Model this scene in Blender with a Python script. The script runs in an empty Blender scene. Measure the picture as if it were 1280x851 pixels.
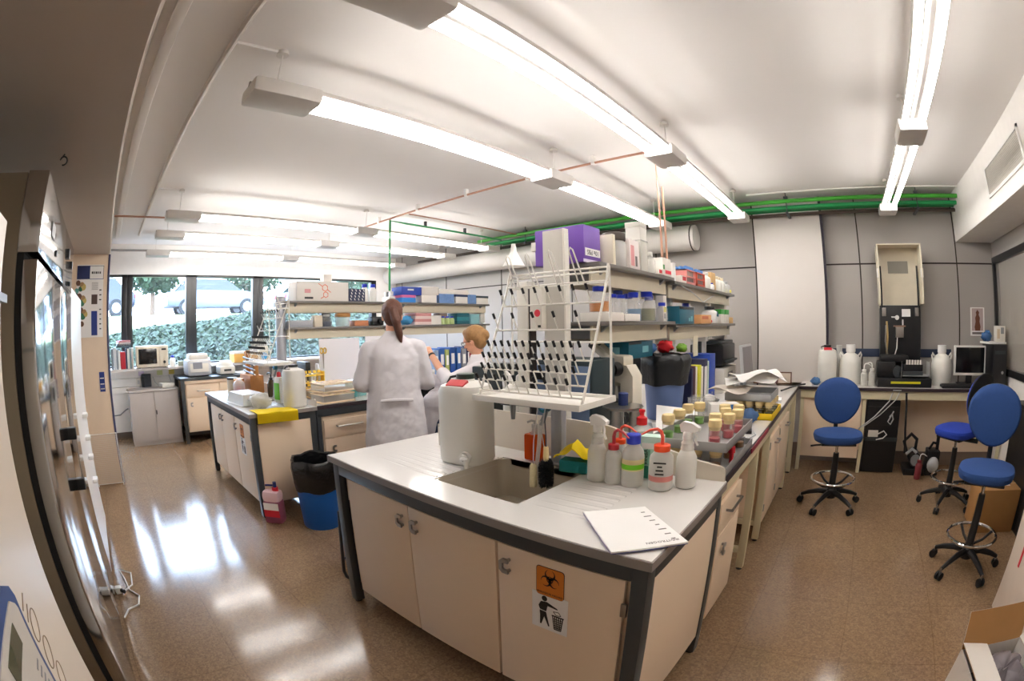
import bpy, bmesh, math, random
from mathutils import Vector, Matrix, Euler
random.seed(7)
PI = math.pi
SC = bpy.context.scene
COL = SC.collection
# ------------------------------------------------------------------ materials
def srgb(h):
    h = h.lstrip('#')
    c = [int(h[i:i+2], 16)/255 for i in (0, 2, 4)]
    return tuple(x/12.92 if x <= .04045 else ((x+.055)/1.055)**2.4 for x in c)
MATS = {}
def M(name, col='#808080', rough=.5, metal=0., var=.06, scale=12., bump=0., bscale=60., emit=0., coat=0., spec=.5, sss=0.):
    if name in MATS: return MATS[name]
    m = bpy.data.materials.new(name); m.use_nodes = True
    nt = m.node_tree; p = nt.nodes['Principled BSDF']
    c = srgb(col) if isinstance(col, str) else col
    p.inputs['Base Color'].default_value = (*c, 1)
    p.inputs['Roughness'].default_value = rough
    p.inputs['Metallic'].default_value = metal
    p.inputs['Specular IOR Level'].default_value = spec
    if coat: p.inputs['Coat Weight'].default_value = coat
    tc = nt.nodes.new('ShaderNodeTexCoord')
    if var:
        n = nt.nodes.new('ShaderNodeTexNoise'); n.inputs['Scale'].default_value = scale; n.inputs['Detail'].default_value = 3
        r = nt.nodes.new('ShaderNodeMapRange'); r.inputs['To Min'].default_value = 1-var; r.inputs['To Max'].default_value = 1+var*.6
        mx = nt.nodes.new('ShaderNodeMix'); mx.data_type = 'RGBA'; mx.blend_type = 'MULTIPLY'; mx.inputs['Factor'].default_value = 1
        nt.links.new(tc.outputs['Object'], n.inputs['Vector']); nt.links.new(n.outputs['Fac'], r.inputs['Value'])
        mx.inputs[6].default_value = (*c, 1); nt.links.new(r.outputs['Result'], mx.inputs[7]); nt.links.new(mx.outputs[2], p.inputs['Base Color'])
    if bump:
        n2 = nt.nodes.new('ShaderNodeTexNoise'); n2.inputs['Scale'].default_value = bscale; n2.inputs['Detail'].default_value = 4
        b = nt.nodes.new('ShaderNodeBump'); b.inputs['Strength'].default_value = bump; b.inputs['Distance'].default_value = .01
        nt.links.new(tc.outputs['Object'], n2.inputs['Vector']); nt.links.new(n2.outputs['Fac'], b.inputs['Height']); nt.links.new(b.outputs['Normal'], p.inputs['Normal'])
    if emit:
        p.inputs['Emission Color'].default_value = (*c, 1); p.inputs['Emission Strength'].default_value = emit
    MATS[name] = m; return m
def CLEAR(name, col='#ffffff', body=.25, rough=.15, bcol='#e8e8e6'):
    """clear or milky plastic / glass: see-through with a thin reflective body"""
    if name in MATS: return MATS[name]
    m = bpy.data.materials.new(name); m.use_nodes = True
    nt = m.node_tree; p = nt.nodes['Principled BSDF']; out = nt.nodes['Material Output']
    p.inputs['Base Color'].default_value = (*srgb(bcol), 1); p.inputs['Roughness'].default_value = rough
    t = nt.nodes.new('ShaderNodeBsdfTransparent'); t.inputs['Color'].default_value = (*srgb(col), 1)
    fr = nt.nodes.new('ShaderNodeLayerWeight'); fr.inputs['Blend'].default_value = .25
    mr = nt.nodes.new('ShaderNodeMapRange'); mr.inputs['To Min'].default_value = body; mr.inputs['To Max'].default_value = min(1, body+.45)
    mx = nt.nodes.new('ShaderNodeMixShader')
    nt.links.new(fr.outputs['Facing'], mr.inputs['Value']); nt.links.new(mr.outputs['Result'], mx.inputs[0])
    nt.links.new(t.outputs[0], mx.inputs[1]); nt.links.new(p.outputs[0], mx.inputs[2]); nt.links.new(mx.outputs[0], out.inputs['Surface'])
    MATS[name] = m; return m

white_paint = M('white_paint', '#ece9e5', .7, bump=.03, bscale=30)
ceil_paint = M('ceiling_paint', '#e6e3e0', .8, var=.03, scale=1.5, bump=.02, bscale=40)
bulk_paint = M('bulkhead_paint', '#b9aca0', .6, var=.05, scale=3)
panel_grey = M('wall_panel_grey', '#a7a29d', .5, var=.03, scale=2)
joint_dark = M('joint_dark', '#2a211d', .6)
beige = M('cabinet_beige', '#eed8be', .45, var=.03, scale=3)
cream = M('cream_metal', '#d8cfae', .4, var=.03)
frame_grey = M('frame_dark_grey', '#3c4043', .4, var=.08)
top_white = M('worktop_white', '#dbd8d4', .22, var=.03, scale=5, coat=.2)
top_edge = M('worktop_edge_grey', '#8c8683', .35)
dark_edge = M('dark_edge', '#33272c', .4)
steel = M('brushed_steel', '#a9a5a0', .28, 1., var=.1, scale=40)
chrome = M('chrome', '#d5d5d5', .1, 1., var=0)
stainless = M('stainless_mirror', '#b4b1ad', .09, 1., var=.03, scale=4)
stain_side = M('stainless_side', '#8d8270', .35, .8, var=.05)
sinkgrey = M('sink_grey', '#c6beb0', .3, var=.04)
black = M('black_plastic', '#141416', .4, var=.15)
blackrub = M('black_rubber', '#0c0c0d', .7)
dkgrey = M('dark_grey_plastic', '#33383b', .45, var=.1)
mgrey = M('mid_grey_plastic', '#85888a', .4, var=.05)
lgrey = M('light_grey_plastic', '#b7b9ba', .4, var=.04)
offwhite = M('off_white_plastic', '#dcd8cf', .4, var=.04)
wplastic = M('white_plastic', '#eceae6', .35, var=.03)
hdpe = M('milky_polyethylene', '#dedcd5', .4, var=.04)
wirewhite = M('white_coated_wire', '#e9e6df', .35, var=.03)
paper = M('white_paper', '#efedea', .8, var=.02)
copper = M('copper_pipe', '#b48872', .5, .3, var=.1)
greenp = M('green_paint', '#1f9150', .4, var=.1)
greenl = M('green_lighter_paint', '#3c9b2c', .4, var=.1)
darkpipe = M('dark_pipe', '#43362e', .5)
blue_fab = M('blue_fabric', '#21447f', .85, var=.1, scale=60, bump=.15, bscale=400)
blue_fab2 = M('bright_blue_fabric', '#1738a0', .85, var=.1, scale=60, bump=.15, bscale=400)
black_fab = M('black_fabric', '#15161b', .9, bump=.15, bscale=400)
blue_pl = M('blue_plastic', '#0d5fc0', .4)
capblue = M('cap_blue', '#1c34b8', .35)
capred = M('cap_red', '#b01522', .35)
capcrimson = M('cap_bright_red', '#d91b24', .35)
caporange = M('cap_orange', '#f04a12', .35)
tubeorange = M('spout_salmon', '#e85843', .35)
yellow = M('yellow_plastic', '#ecc813', .45)
yellowcloth = M('yellow_cloth', '#f3d50b', .85, bump=.3, bscale=60)
cork = M('foam_stopper', '#e6cf98', .85, bump=.2, bscale=120)
teal = M('teal_print', '#0f5a70', .45)
purple = M('purple_print', '#6d48a4', .45)
orangep = M('orange_print', '#d97d28', .5)
greenlab = M('green_label', '#6cc416', .5)
redp = M('red_print', '#cc2030', .5)
pinkp = M('pink_plastic', '#e48c98', .4)
card = M('cardboard', '#a67a48', .8, var=.08)
cardw = M('white_cardboard', '#e4dfd8', .7, var=.03)
skin = M('skin', '#d9a183', .55, var=.05, sss=.1)
coatm = M('lab_coat_cotton', '#cdc9cd', .85, var=.04, scale=8, bump=.25, bscale=14)
jeans = M('dark_denim', '#22314a', .85, bump=.2, bscale=200)
trous = M('dark_trousers', '#2a2b30', .85)
hairb = M('brown_hair', '#5a3527', .6, var=.35, scale=60, bump=.4, bscale=90)
hairl = M('light_brown_hair', '#a07646', .6, var=.35, scale=60, bump=.4, bscale=90)
glassy = CLEAR('clear_glass', '#ffffff', .10, .05)
clearp = CLEAR('clear_plastic', '#f6f6f4', .30, .2)
milky = CLEAR('milky_clear_plastic', '#f2f2ee', .52, .35, '#e4e2dc')
pinkliq = CLEAR('pink_clear_plastic', '#d8a0b4', .45, .3, '#c9748f')
# ------------------------------------------------------------------ mesh builder
class MB:
    def __init__(s): s.bm = bmesh.new(); s.mats = []
    def mi(s, m):
        if m not in s.mats: s.mats.append(m)
        return s.mats.index(m)
    def _fin(s, vs, m, mat4=None):
        if mat4 is not None:
            for v in vs: v.co = mat4 @ v.co
        i = s.mi(m); fs = set()
        for v in vs:
            for f in v.link_faces: fs.add(f)
        for f in fs: f.material_index = i
        return s
    def box(s, c, d, m, rot=(0, 0, 0), bev=0., taper=None):
        r = bmesh.ops.create_cube(s.bm, size=1.0)
        vs = r['verts']
        for v in vs:
            v.co.x *= d[0]; v.co.y *= d[1]; v.co.z *= d[2]
            if taper and v.co.z < 0: v.co.x *= taper; v.co.y *= taper
        if bev:
            es = {e for v in vs for e in v.link_edges}
            b = bmesh.ops.bevel(s.bm, geom=list(es), offset=min(bev, min(d)*.45), segments=2, affect='EDGES', profile=.6)
            vs = list({v for f in b['faces'] for v in f.verts} | {v for v in vs if v.is_valid})
        return s._fin(vs, m, Matrix.Translation(c) @ Euler(rot).to_matrix().to_4x4())
    def bx(s, x0, x1, y0, y1, z0, z1, m, bev=0.):
        return s.box(((x0+x1)/2, (y0+y1)/2, (z0+z1)/2), (abs(x1-x0), abs(y1-y0), abs(z1-z0)), m, bev=bev)
    def loft(s, rings, m, caps=True, closed=False):
        R = [[s.bm.verts.new(p) for p in ring] for ring in rings]
        n = len(R[0]); i = s.mi(m)
        prs = list(zip(R[:-1], R[1:])) + ([(R[-1], R[0])] if closed else [])
        for a, b in prs:
            for k in range(n):
                f = s.bm.faces.new((a[k], a[(k+1) % n], b[(k+1) % n], b[k])); f.material_index = i
        if caps and not closed:
            for rr, rev in ((R[0], True), (R[-1], False)):
                try:
                    f = s.bm.faces.new(list(reversed(rr)) if rev else rr); f.material_index = i
                except ValueError: pass
        return s
    def lathe(s, prof, m, at=(0, 0, 0), seg=20, sx=1., sy=1., rot=None, caps=True):
        X = Euler(rot).to_matrix() if rot else Matrix.Identity(3)
        A = Vector(at)
        rings = [[A + X @ Vector((max(r, 1e-4)*math.cos(2*PI*k/seg)*sx, max(r, 1e-4)*math.sin(2*PI*k/seg)*sy, z)) for k in range(seg)] for r, z in prof]
        return s.loft(rings, m, caps)
    def cyl(s, p0, p1, r, m, r1=None, seg=12, caps=True):
        p0 = Vector(p0); p1 = Vector(p1); d = (p1-p0).normalized(); r1 = r if r1 is None else r1
        a = d.orthogonal().normalized(); b = d.cross(a)
        f = lambda c, q: [c + a*q*math.cos(2*PI*k/seg) + b*q*math.sin(2*PI*k/seg) for k in range(seg)]
        return s.loft([f(p0, r), f(p1, r1)], m, caps)
    def tube(s, pts, r, m, seg=8, closed=False, radii=None):
        P = [Vector(p) for p in pts]; n = len(P); rings = []
        ref = None
        for i, p in enumerate(P):
            if closed: t = P[(i+1) % n]-P[i-1]
            else: t = P[min(i+1, n-1)]-P[max(i-1, 0)]
            t.normalize()
            if ref is None: ref = t.orthogonal().normalized()
            ref = (ref - t*ref.dot(t)).normalized(); b = t.cross(ref)
            q = radii[i] if radii else r
            rings.append([p + ref*q*math.cos(2*PI*k/seg) + b*q*math.sin(2*PI*k/seg) for k in range(seg)])
        return s.loft(rings, m, True, closed)
    def prism(s, poly, d, m, mat4=None):
        """extrude a 2-D outline (x, y) by d along +z, then place it"""
        mat4 = mat4 or Matrix.Identity(4)
        lo = [s.bm.verts.new(mat4 @ Vector((x, y, 0))) for x, y in poly]; hi = [s.bm.verts.new(mat4 @ Vector((x, y, d))) for x, y in poly]
        i = s.mi(m); n = len(poly)
        fs = [s.bm.faces.new(list(reversed(lo))), s.bm.faces.new(hi)] + [s.bm.faces.new((lo[k], lo[(k+1) % n], hi[(k+1) % n], hi[k])) for k in range(n)]
        for f in fs: f.material_index = i
        return s
    def ball(s, c, r, m, seg=14, rot=None):
        r = (r, r, r) if not isinstance(r, (tuple, list)) else r
        v = bmesh.ops.create_uvsphere(s.bm, u_segments=seg, v_segments=max(6, seg//2+1), radius=1)['verts']
        X = Matrix.Translation(c) @ (Euler(rot).to_matrix().to_4x4() if rot else Matrix.Identity(4)) @ Matrix.Diagonal((*r, 1))
        return s._fin(v, m, X)
    def sheet(s, fn, nu, nv, m, thick=.001):
        g = [[s.bm.verts.new(fn(u/nu, v/nv)) for v in range(nv+1)] for u in range(nu+1)]
        h = [[s.bm.verts.new(Vector(fn(u/nu, v/nv)) - Vector((0, 0, thick))) for v in range(nv+1)] for u in range(nu+1)]
        i = s.mi(m)
        for a in range(nu):
            for b in range(nv):
                s.bm.faces.new((g[a][b], g[a+1][b], g[a+1][b+1], g[a][b+1])).material_index = i
                s.bm.faces.new((h[a][b+1], h[a+1][b+1], h[a+1][b], h[a][b])).material_index = i
        for a in range(nu):
            s.bm.faces.new((g[a+1][0], g[a][0], h[a][0], h[a+1][0])).material_index = i
            s.bm.faces.new((g[a][nv], g[a+1][nv], h[a+1][nv], h[a][nv])).material_index = i
        for b in range(nv):
            s.bm.faces.new((g[0][b], g[0][b+1], h[0][b+1], h[0][b])).material_index = i
            s.bm.faces.new((g[nu][b+1], g[nu][b], h[nu][b], h[nu][b+1])).material_index = i
        return s
    def build(s, name, parent=None, loc=None, rz=0., label=None, smooth=True, ang=40):
        bmesh.ops.recalc_face_normals(s.bm, faces=s.bm.faces[:])
        me = bpy.data.meshes.new(name); s.bm.to_mesh(me); s.bm.free()
        for m in s.mats: me.materials.append(m)
        if smooth:
            me.shade_smooth(); me.set_sharp_from_angle(angle=math.radians(ang))
        o = bpy.data.objects.new(name, me); COL.objects.link(o)
        if parent: o.parent = parent
        if loc: o.location = loc
        o.rotation_euler.z = rz
        if label: o['label'] = label
        return o
def tag(o, label=None, cat=None, group=None, kind=None):
    for k, v in (('label', label), ('category', cat), ('group', group), ('kind', kind)):
        if v: o[k] = v
    return o
def thing(name, label, cat, loc=(0, 0, 0), rz=0., group=None):
    if .899 <= loc[2] <= .9021: loc = (loc[0], loc[1], .9035 if loc[1] < 1.9 else .9015)
    o = bpy.data.objects.new(name, None); COL.objects.link(o); o.empty_display_size = .05
    o.location = loc; o.rotation_euler.z = rz
    return tag(o, label, cat, group)
def struct(name, mb, label=None, parent=None):
    o = mb.build(name, parent)
    o['kind'] = 'structure'
    if label: o['label'] = label; o['category'] = name.split('_')[0]
    return o
def dup(root, loc, rz=None, label=None, group=None):
    def cp(o, par):
        c = o.copy(); COL.objects.link(c)
        if par: c.parent = par
        for ch in list(o.children): cp(ch, c)
        return c
    c = cp(root, None); c.location = loc
    if rz is not None: c.rotation_euler.z = rz
    if label: c['label'] = label
    if group: c['group'] = group
    return c
def text(body, size, m, parent, loc, rot, name='lettering', align='CENTER', ext=.0004):
    cu = bpy.data.curves.new(name, 'FONT'); cu.body = body; cu.size = size; cu.extrude = ext; cu.align_x = align; cu.align_y = 'CENTER'; cu.resolution_u = 2
    tmp = bpy.data.objects.new(name+'_tmp', cu); COL.objects.link(tmp)
    bpy.context.view_layer.update()
    me = bpy.data.meshes.new_from_object(tmp.evaluated_get(bpy.context.evaluated_depsgraph_get()))
    bpy.data.objects.remove(tmp); me.materials.clear(); me.materials.append(m)
    o = bpy.data.objects.new(name, me); COL.objects.link(o)
    if parent: o.parent = parent
    o.location = loc; o.rotation_euler = rot
    return o
def arc(c, r, a0, a1, n, ax='xy'):
    out = []
    for k in range(n+1):
        a = math.radians(a0+(a1-a0)*k/n); u, v = r*math.cos(a), r*math.sin(a)
        out.append({'xy': (c[0]+u, c[1]+v, c[2]), 'xz': (c[0]+u, c[1], c[2]+v), 'yz': (c[0], c[1]+u, c[2]+v)}[ax])
    return out
FX = (PI/2, 0, 0)            # lettering on a face that looks to -Y
FRX = (PI/2, 0, PI/2)        # lettering on a face that looks to +X
# ------------------------------------------------------------------ setting
XW, XR, YB, YF, ZC = -7.9, 2.14, -1.15, 5.7, 2.97
def floor_mat():
    m = bpy.data.materials.new('terrazzo_floor'); m.use_nodes = True; nt = m.node_tree; p = nt.nodes['Principled BSDF']
    tc = nt.nodes.new('ShaderNodeTexCoord')
    def noise(sc, det=4): 
        n = nt.nodes.new('ShaderNodeTexNoise'); n.inputs['Scale'].default_value = sc; n.inputs['Detail'].default_value = det
        nt.links.new(tc.outputs['Object'], n.inputs['Vector']); return n
    v = nt.nodes.new('ShaderNodeTexVoronoi'); v.inputs['Scale'].default_value = 110; nt.links.new(tc.outputs['Object'], v.inputs['Vector'])
    r = nt.nodes.new('ShaderNodeValToRGB'); e = r.color_ramp.elements
    e[0].position = .0; e[0].color = (*srgb('#7e6650'), 1); e[1].position = 1.; e[1].color = (*srgb('#9c8163'), 1)
    e2 = e.new(.35); e2.color = (*srgb('#8b7056'), 1); e3 = e.new(.7); e3.color = (*srgb('#93785c'), 1)
    sep = nt.nodes.new('ShaderNodeSeparateColor'); nt.links.new(v.outputs['Color'], sep.inputs[0]); nt.links.new(sep.outputs[0], r.inputs['Fac'])
    n2 = noise(1.3); mr = nt.nodes.new('ShaderNodeMapRange'); mr.inputs['To Min'].default_value = .86; mr.inputs['To Max'].default_value = 1.1
    nt.links.new(n2.outputs['Fac'], mr.inputs['Value'])
    mx = nt.nodes.new('ShaderNodeMix'); mx.data_type = 'RGBA'; mx.blend_type = 'MULTIPLY'; mx.inputs['Factor'].default_value = 1
    nt.links.new(r.outputs['Color'], mx.inputs[6]); nt.links.new(mr.outputs['Result'], mx.inputs[7])
    mp = nt.nodes.new('ShaderNodeMapping'); mp.inputs['Location'].default_value = (-.28, -.28, 0); nt.links.new(tc.outputs['Object'], mp.inputs['Vector'])
    b = nt.nodes.new('ShaderNodeTexBrick'); b.offset = 0; b.inputs['Scale'].default_value = 1; b.inputs['Brick Width'].default_value = .56; b.inputs['Row Height'].default_value = .56
    b.inputs['Mortar Size'].default_value = .0035; b.inputs['Color1'].default_value = b.inputs['Color2'].default_value = (1, 1, 1, 1); b.inputs['Mortar'].default_value = (.8, .78, .76, 1)
    nt.links.new(mp.outputs[0], b.inputs['Vector'])
    m2 = nt.nodes.new('ShaderNodeMix'); m2.data_type = 'RGBA'; m2.blend_type = 'MULTIPLY'; m2.inputs['Factor'].default_value = 1
    nt.links.new(mx.outputs[2], m2.inputs[6]); nt.links.new(b.outputs['Color'], m2.inputs[7]); nt.links.new(m2.outputs[2], p.inputs['Base Color'])
    rr = nt.nodes.new('ShaderNodeMapRange'); rr.inputs['To Min'].default_value = .08; rr.inputs['To Max'].default_value = .20
    nt.links.new(noise(6).outputs['Fac'], rr.inputs['Value']); nt.links.new(rr.outputs['Result'], p.inputs['Roughness'])
    p.inputs['Specular IOR Level'].default_value = .6
    return m
struct('floor', MB().bx(XW-.2, XR+1.2, YB-.1, YF+.2, -.1, 0, floor_mat()))
struct('ceiling', MB().bx(XW-.2, XR+1.2, YB-.1, YF+.2, ZC, ZC+.15, ceil_paint))
struct('trim_1', MB().bx(XW, XR+.3, YB, -.03, 2.42, ZC, bulk_paint, .006))                 # lowered bulkhead above the cold stores
struct('trim_2', MB().bx(1.6, XR+.05, -.03, YF, 2.44, ZC, white_paint, .006))                # boxed duct along the right wall
struct('wall_back', MB().bx(XW-.2, XR+1.2, YF, YF+.15, 0, ZC, panel_grey))
struct('wall_front', MB().bx(XW-.2, XR+1.2, YB-.12, YB, 0, ZC, white_paint))
b = MB()
WY0, WY1, WZ0, WZ1 = -.95, 5.22, 1.05, 2.50
b.bx(XW-.18, XW, YB, YF, 0, WZ0, white_paint); b.bx(XW-.18, XW, YB, YF, WZ1, ZC, white_paint)
b.bx(XW-.18, XW, YB, WY0, WZ0, WZ1, white_paint); b.bx(XW-.18, XW, WY1, YF, WZ0, WZ1, white_paint)
struct('wall_left', b)
# dark joints between the wall panels
for i, x in enumerate((-7.68, -6.35, -5.03, -3.70, -2.38, -1.05, .275, 1.59)):
    struct('trim_%d' % (10+i), MB().bx(x-.008, x+.008, YF-.004, YF+.01, .16, ZC, joint_dark))
struct('trim_3', MB().bx(XW, XR, YF-.004, YF+.01, 2.195, 2.212, joint_dark))
struct('trim_4', MB().bx(-.15, 1.47, YF-.012, YF+.01, 1.17, 1.26, M('dado_blue', '#2c3850', .5), .004))
struct('baseboard_back', MB().bx(XW, XR, YF-.02, YF, 0, .16, M('skirting_brown', '#6b5a4c', .5), .004))
struct('baseboard_left', MB().bx(XW, XW+.02, YB, YF, 0, .10, M('skirting_brown'), .004))
struct('trim_5', MB().bx(XW, XW+.05, -.03, YF, 2.86, 2.885, M('ceiling_line_grey', '#8f8b88', .7)))  # grey strip along the window wall just below the ceiling
# flat white pier against the back wall, the shadow of the gap beside it painted as a dark strip
struct('trim_6', MB().bx(-1.015, -.185, 5.55, YF, .88, ZC, M('pier_white', '#d9d3ce', .6, var=.02), .004))
struct('trim_7', MB().bx(-.185, -.155, 5.56, YF, .88, ZC, M('gap_shadow_violet', '#231b2b', .5)))
# pillar with a poster wall beside the cold stores
struct('wall_pillar', MB().bx(-5.95, -5.45, -.8, -.045, 0, 2.42, M('pillar_cream', '#e2cdb4', .6, var=.03), .004))
struct('trim_8', MB().bx(-5.95, -5.445, -.045, -.02, 0, 2.42, M('pillar_edge_blue', '#4a4c6e', .4), .004))
# right wall: low wall, rail, glazing and header; a corridor behind it
struct('wall_right', MB().bx(XR, XR+.1, YB, YF, 0, 1.02, white_paint).bx(XR, XR+.1, YB, YF, 2.27, 2.5, panel_grey).bx(XR, XR+.1, YB, 1.0, 1.02, 2.27, white_paint))
b = MB()
dk = M('window_frame_black', '#1b1c1e', .35)
b.bx(XR-.02, XR+.06, 1.0, YF, 2.2, 2.27, dk, .004).bx(XR-.02, XR+.06, 1.0, YF, 1.02, 1.09, dk, .004).bx(XR-.02, XR+.06, YF-.07, YF, 1.09, 2.2, dk, .004).bx(XR-.02, XR+.06, 1.0, 1.06, 1.09, 2.2, dk, .004).bx(XR-.015, XR+.05, 3.3, 3.36, 1.09, 2.2, dk, .004)
w = struct('window_6', b)
gp = MB().bx(XR+.015, XR+.021, 1.0, YF, 1.05, 2.22, CLEAR('partition_glass', '#f6f4f0', .12, .03, '#d9d4cd')).build('glass_pane', w); gp['kind'] = 'structure'
struct('wall_corridor', MB().bx(XR+.9, XR+1.0, YB, YF, 0, ZC, white_paint))
# windows to the outside
ys = [(-.95, .21), (.39, 1.38), (1.55, 2.62), (2.80, 4.0), (4.17, 5.12)]
wglass = CLEAR('window_glass', '#eef6ff', .03, .02, '#dfe8f5')
for i, (a, c) in enumerate(ys):
    e0 = a-.09 if i else a; e1 = c+.09 if i < 4 else WY1
    b = MB()
    b.bx(XW-.12, XW-.01, e0, a+.012, WZ0, WZ1, dk, .004).bx(XW-.12, XW-.01, c-.012, e1, WZ0, WZ1, dk, .004)
    b.bx(XW-.12, XW-.01, e0, e1, WZ0, WZ0+.06, dk, .004).bx(XW-.12, XW-.01, e0, e1, WZ1-.035, WZ1, dk, .004)
    w = struct('window_%d' % (i+1), b)
    g = MB().bx(XW-.075, XW-.067, a-.03, c+.03, WZ0+.02, WZ1-.02, wglass).build('glass_pane', w); g['kind'] = 'structure'
# ledge and trunking under the windows
sl = MB().bx(XW, XW+.42, -.03, 5.6, 1.05, 1.085, M('ledge_white', '#dcd6d2', .4), .004)
struct('trim_9', sl)
b = MB()
for z0, z1 in ((.93, 1.04), (.80, .92), (.70, .79)): b.bx(XW, XW+.06 if z0 < .9 else XW+.09, -.03, 5.6, z0, z1, white_paint, .006)
struct('trim_18', b)
# ------------------------------------------------------------------ outside the windows
hedge_m = bpy.data.materials.new('ivy_leaves'); hedge_m.use_nodes = True
nt = hedge_m.node_tree; p = nt.nodes['Principled BSDF']; tc = nt.nodes.new('ShaderNodeTexCoord'); n = nt.nodes.new('ShaderNodeTexVoronoi'); n.inputs['Scale'].default_value = 24
r = nt.nodes.new('ShaderNodeValToRGB'); r.color_ramp.elements[0].color = (*srgb('#101c0a'), 1); r.color_ramp.elements[1].color = (*srgb('#2a3b1b'), 1)
sp = nt.nodes.new('ShaderNodeSeparateColor'); nt.links.new(tc.outputs['Object'], n.inputs['Vector']); nt.links.new(n.outputs['Color'], sp.inputs[0]); nt.links.new(sp.outputs[0], r.inputs['Fac']); nt.links.new(r.outputs['Color'], p.inputs['Base Color']); p.inputs['Roughness'].default_value = .7
lawn_m = M('dry_lawn', '#565c2a', .9, var=.2, scale=4)
asphalt = M('parking_asphalt', '#4f4c4a', .9)
rnd = random.Random(3)
b = MB()                               # sloping ivy bank right outside
NU, NV = 260, 64
def bank(u, v):
    y = -4+15*u; x = XW-.55-1.9*v
    top = min(2.0, max(1.5, 1.6+.115*(y-.2)))+.03*math.sin(y*2.1)
    z = .0 if v == 0 else .4+(top-.4)*min(1, v*1.15)**.8
    k = 1 if 0 < v < 1 else 0
    return Vector((x+k*rnd.uniform(-.05, .05), y+k*rnd.uniform(-.03, .03), z+k*rnd.uniform(-.05, .05)))
b.sheet(bank, NU, NV, hedge_m, .02)
o = b.build('ivy_bank', smooth=False); tag(o, 'sloping bank of dense green ivy outside the windows', 'ivy', kind='stuff')
b = MB(); rr = [(XW-2.2, 1.50), (XW-6, 1.95), (XW-8.6, 2.22), (XW-45, 2.5)]
for (x0, z0), (x1, z1), mm in ((rr[0], rr[1], lawn_m), (rr[1], rr[2], lawn_m), (rr[2], rr[3], asphalt)):
    f = [b.bm.verts.new(q) for q in ((x0, -20, z0), (x0, 28, z0), (x1, 28, z1), (x1, -20, z1))]
    b.bm.faces.new(f).material_index = b.mi(mm)
    f2 = [b.bm.verts.new((q.co.x, q.co.y, q.co.z-.3)) for q in f]; b.bm.faces.new(list(reversed(f2))).material_index = b.mi(mm)
o = b.build('ground_outside', smooth=False); o['kind'] = 'structure'
def car(loc, rz, body, label):
    t = thing('parked_car', label, 'car', loc, rz, None)
    L, W = 4.2, 1.74
    sec = [(-2.1, .45, .62), (-2.05, .35, .86), (-1.2, .3, .95), (1.25, .3, .92), (2.0, .33, .78), (2.1, .42, .6)]
    m = MB()
    m.loft([[(x, -W/2+.03, zb), (x, -W/2, (zb+zt)/2), (x, -W/2+.08, zt), (x, W/2-.08, zt), (x, W/2, (zb+zt)/2), (x, W/2-.03, zb)] for x, zb, zt in sec], body)
    m.build('body', t)
    g = MB()
    for s in (0,):
        g.loft([[(-1.75, -.72, .9), (1.15, -.72, .9), (1.15, .72, .9), (-1.75, .72, .9)], [(-1.25, -.6, 1.36), (.45, -.6, 1.36), (.45, .6, 1.36), (-1.25, .6, 1.36)]], M('car_glass', '#0e141b', .08))
    g.build('cabin_glass', t)
    MB().loft([[(-1.3, -.62, 1.355), (.5, -.62, 1.355), (.5, .62, 1.355), (-1.3, .62, 1.355)], [(-1.0, -.5, 1.43), (.2, -.5, 1.43), (.2, .5, 1.43), (-1.0, .5, 1.43)]], body).build('roof', t)
    for x in (-1.3, 1.3):
        for y in (-.78, .78):
            MB().cyl((x, y-.1, .31), (x, y+.1, .31), .31, blackrub, seg=18).cyl((x, y-.105, .31), (x, y+.105, .31), .18, lgrey, seg=14).build('wheel', t)
    for y in (-.62, .62): MB().box((-2.09, y, .72), (.06, .3, .14), M('tail_lamp_red', '#d02035', .3), bev=.02).build('tail_lamp', t)
    for y in (-.62, .62): MB().box((2.06, y, .66), (.08, .3, .13), M('head_lamp', '#e6ecf2', .1), bev=.02).build('head_lamp', t)
    return t
car((-19.0, -1.05, 2.26), PI/2+PI, M('car_navy', '#10172a', .25), 'dark blue car parked outside the window closest to the pillar')
car((-19.2, 4.5, 2.26), PI/2, M('car_silver', '#4f565f', .3, .4), 'silver car parked outside beyond the mullion behind the microwave')
car((-19.0, 9.6, 2.26), PI/2, M('car_pearl', '#5d646c', .3, .2), 'pale grey car parked outside behind the far shelves')
def tree(loc, h, r, seed, label):
    t = thing('garden_tree', label, 'tree', loc)
    MB().tube([(0, 0, -.1), (.05, .03, h*.3), (.02, -.04, h*.62)], .12, M('bark', '#6b5644', .9), radii=[.16, .13, .08]).build('trunk', t)
    b = MB(); q = random.Random(seed); lm = M('tree_leaf', '#33492c', .7, var=.4, scale=3)
    for k in range(1400):
        v = Vector((q.gauss(0, 1), q.gauss(0, 1), q.gauss(0, 1))).normalized()*r*q.uniform(.45, 1)
        c = Vector((v.x, v.y, h*.68+v.z*.62)); a = Vector((q.uniform(-1, 1), q.uniform(-1, 1), q.uniform(-1, 1))).normalized()*.17; d = a.orthogonal().normalized()*.11
        f = [b.bm.verts.new(c+a), b.bm.verts.new(c+d), b.bm.verts.new(c-a), b.bm.verts.new(c-d)]; b.bm.faces.new(f).material_index = b.mi(lm)
    b.build('foliage', t, smooth=False)
tree((-24, 2.3, 2.35), 3.2, 1.7, 1, 'leafy tree beyond the parked cars seen over the microwave')
tree((-25, 7.8, 2.35), 3.6, 2.3, 2, 'wide leafy tree beyond the silver parked car')
tree((-24.0, 13.5, 2.35), 3.4, 2.2, 5, 'leafy tree beyond the pale grey parked car')
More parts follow.
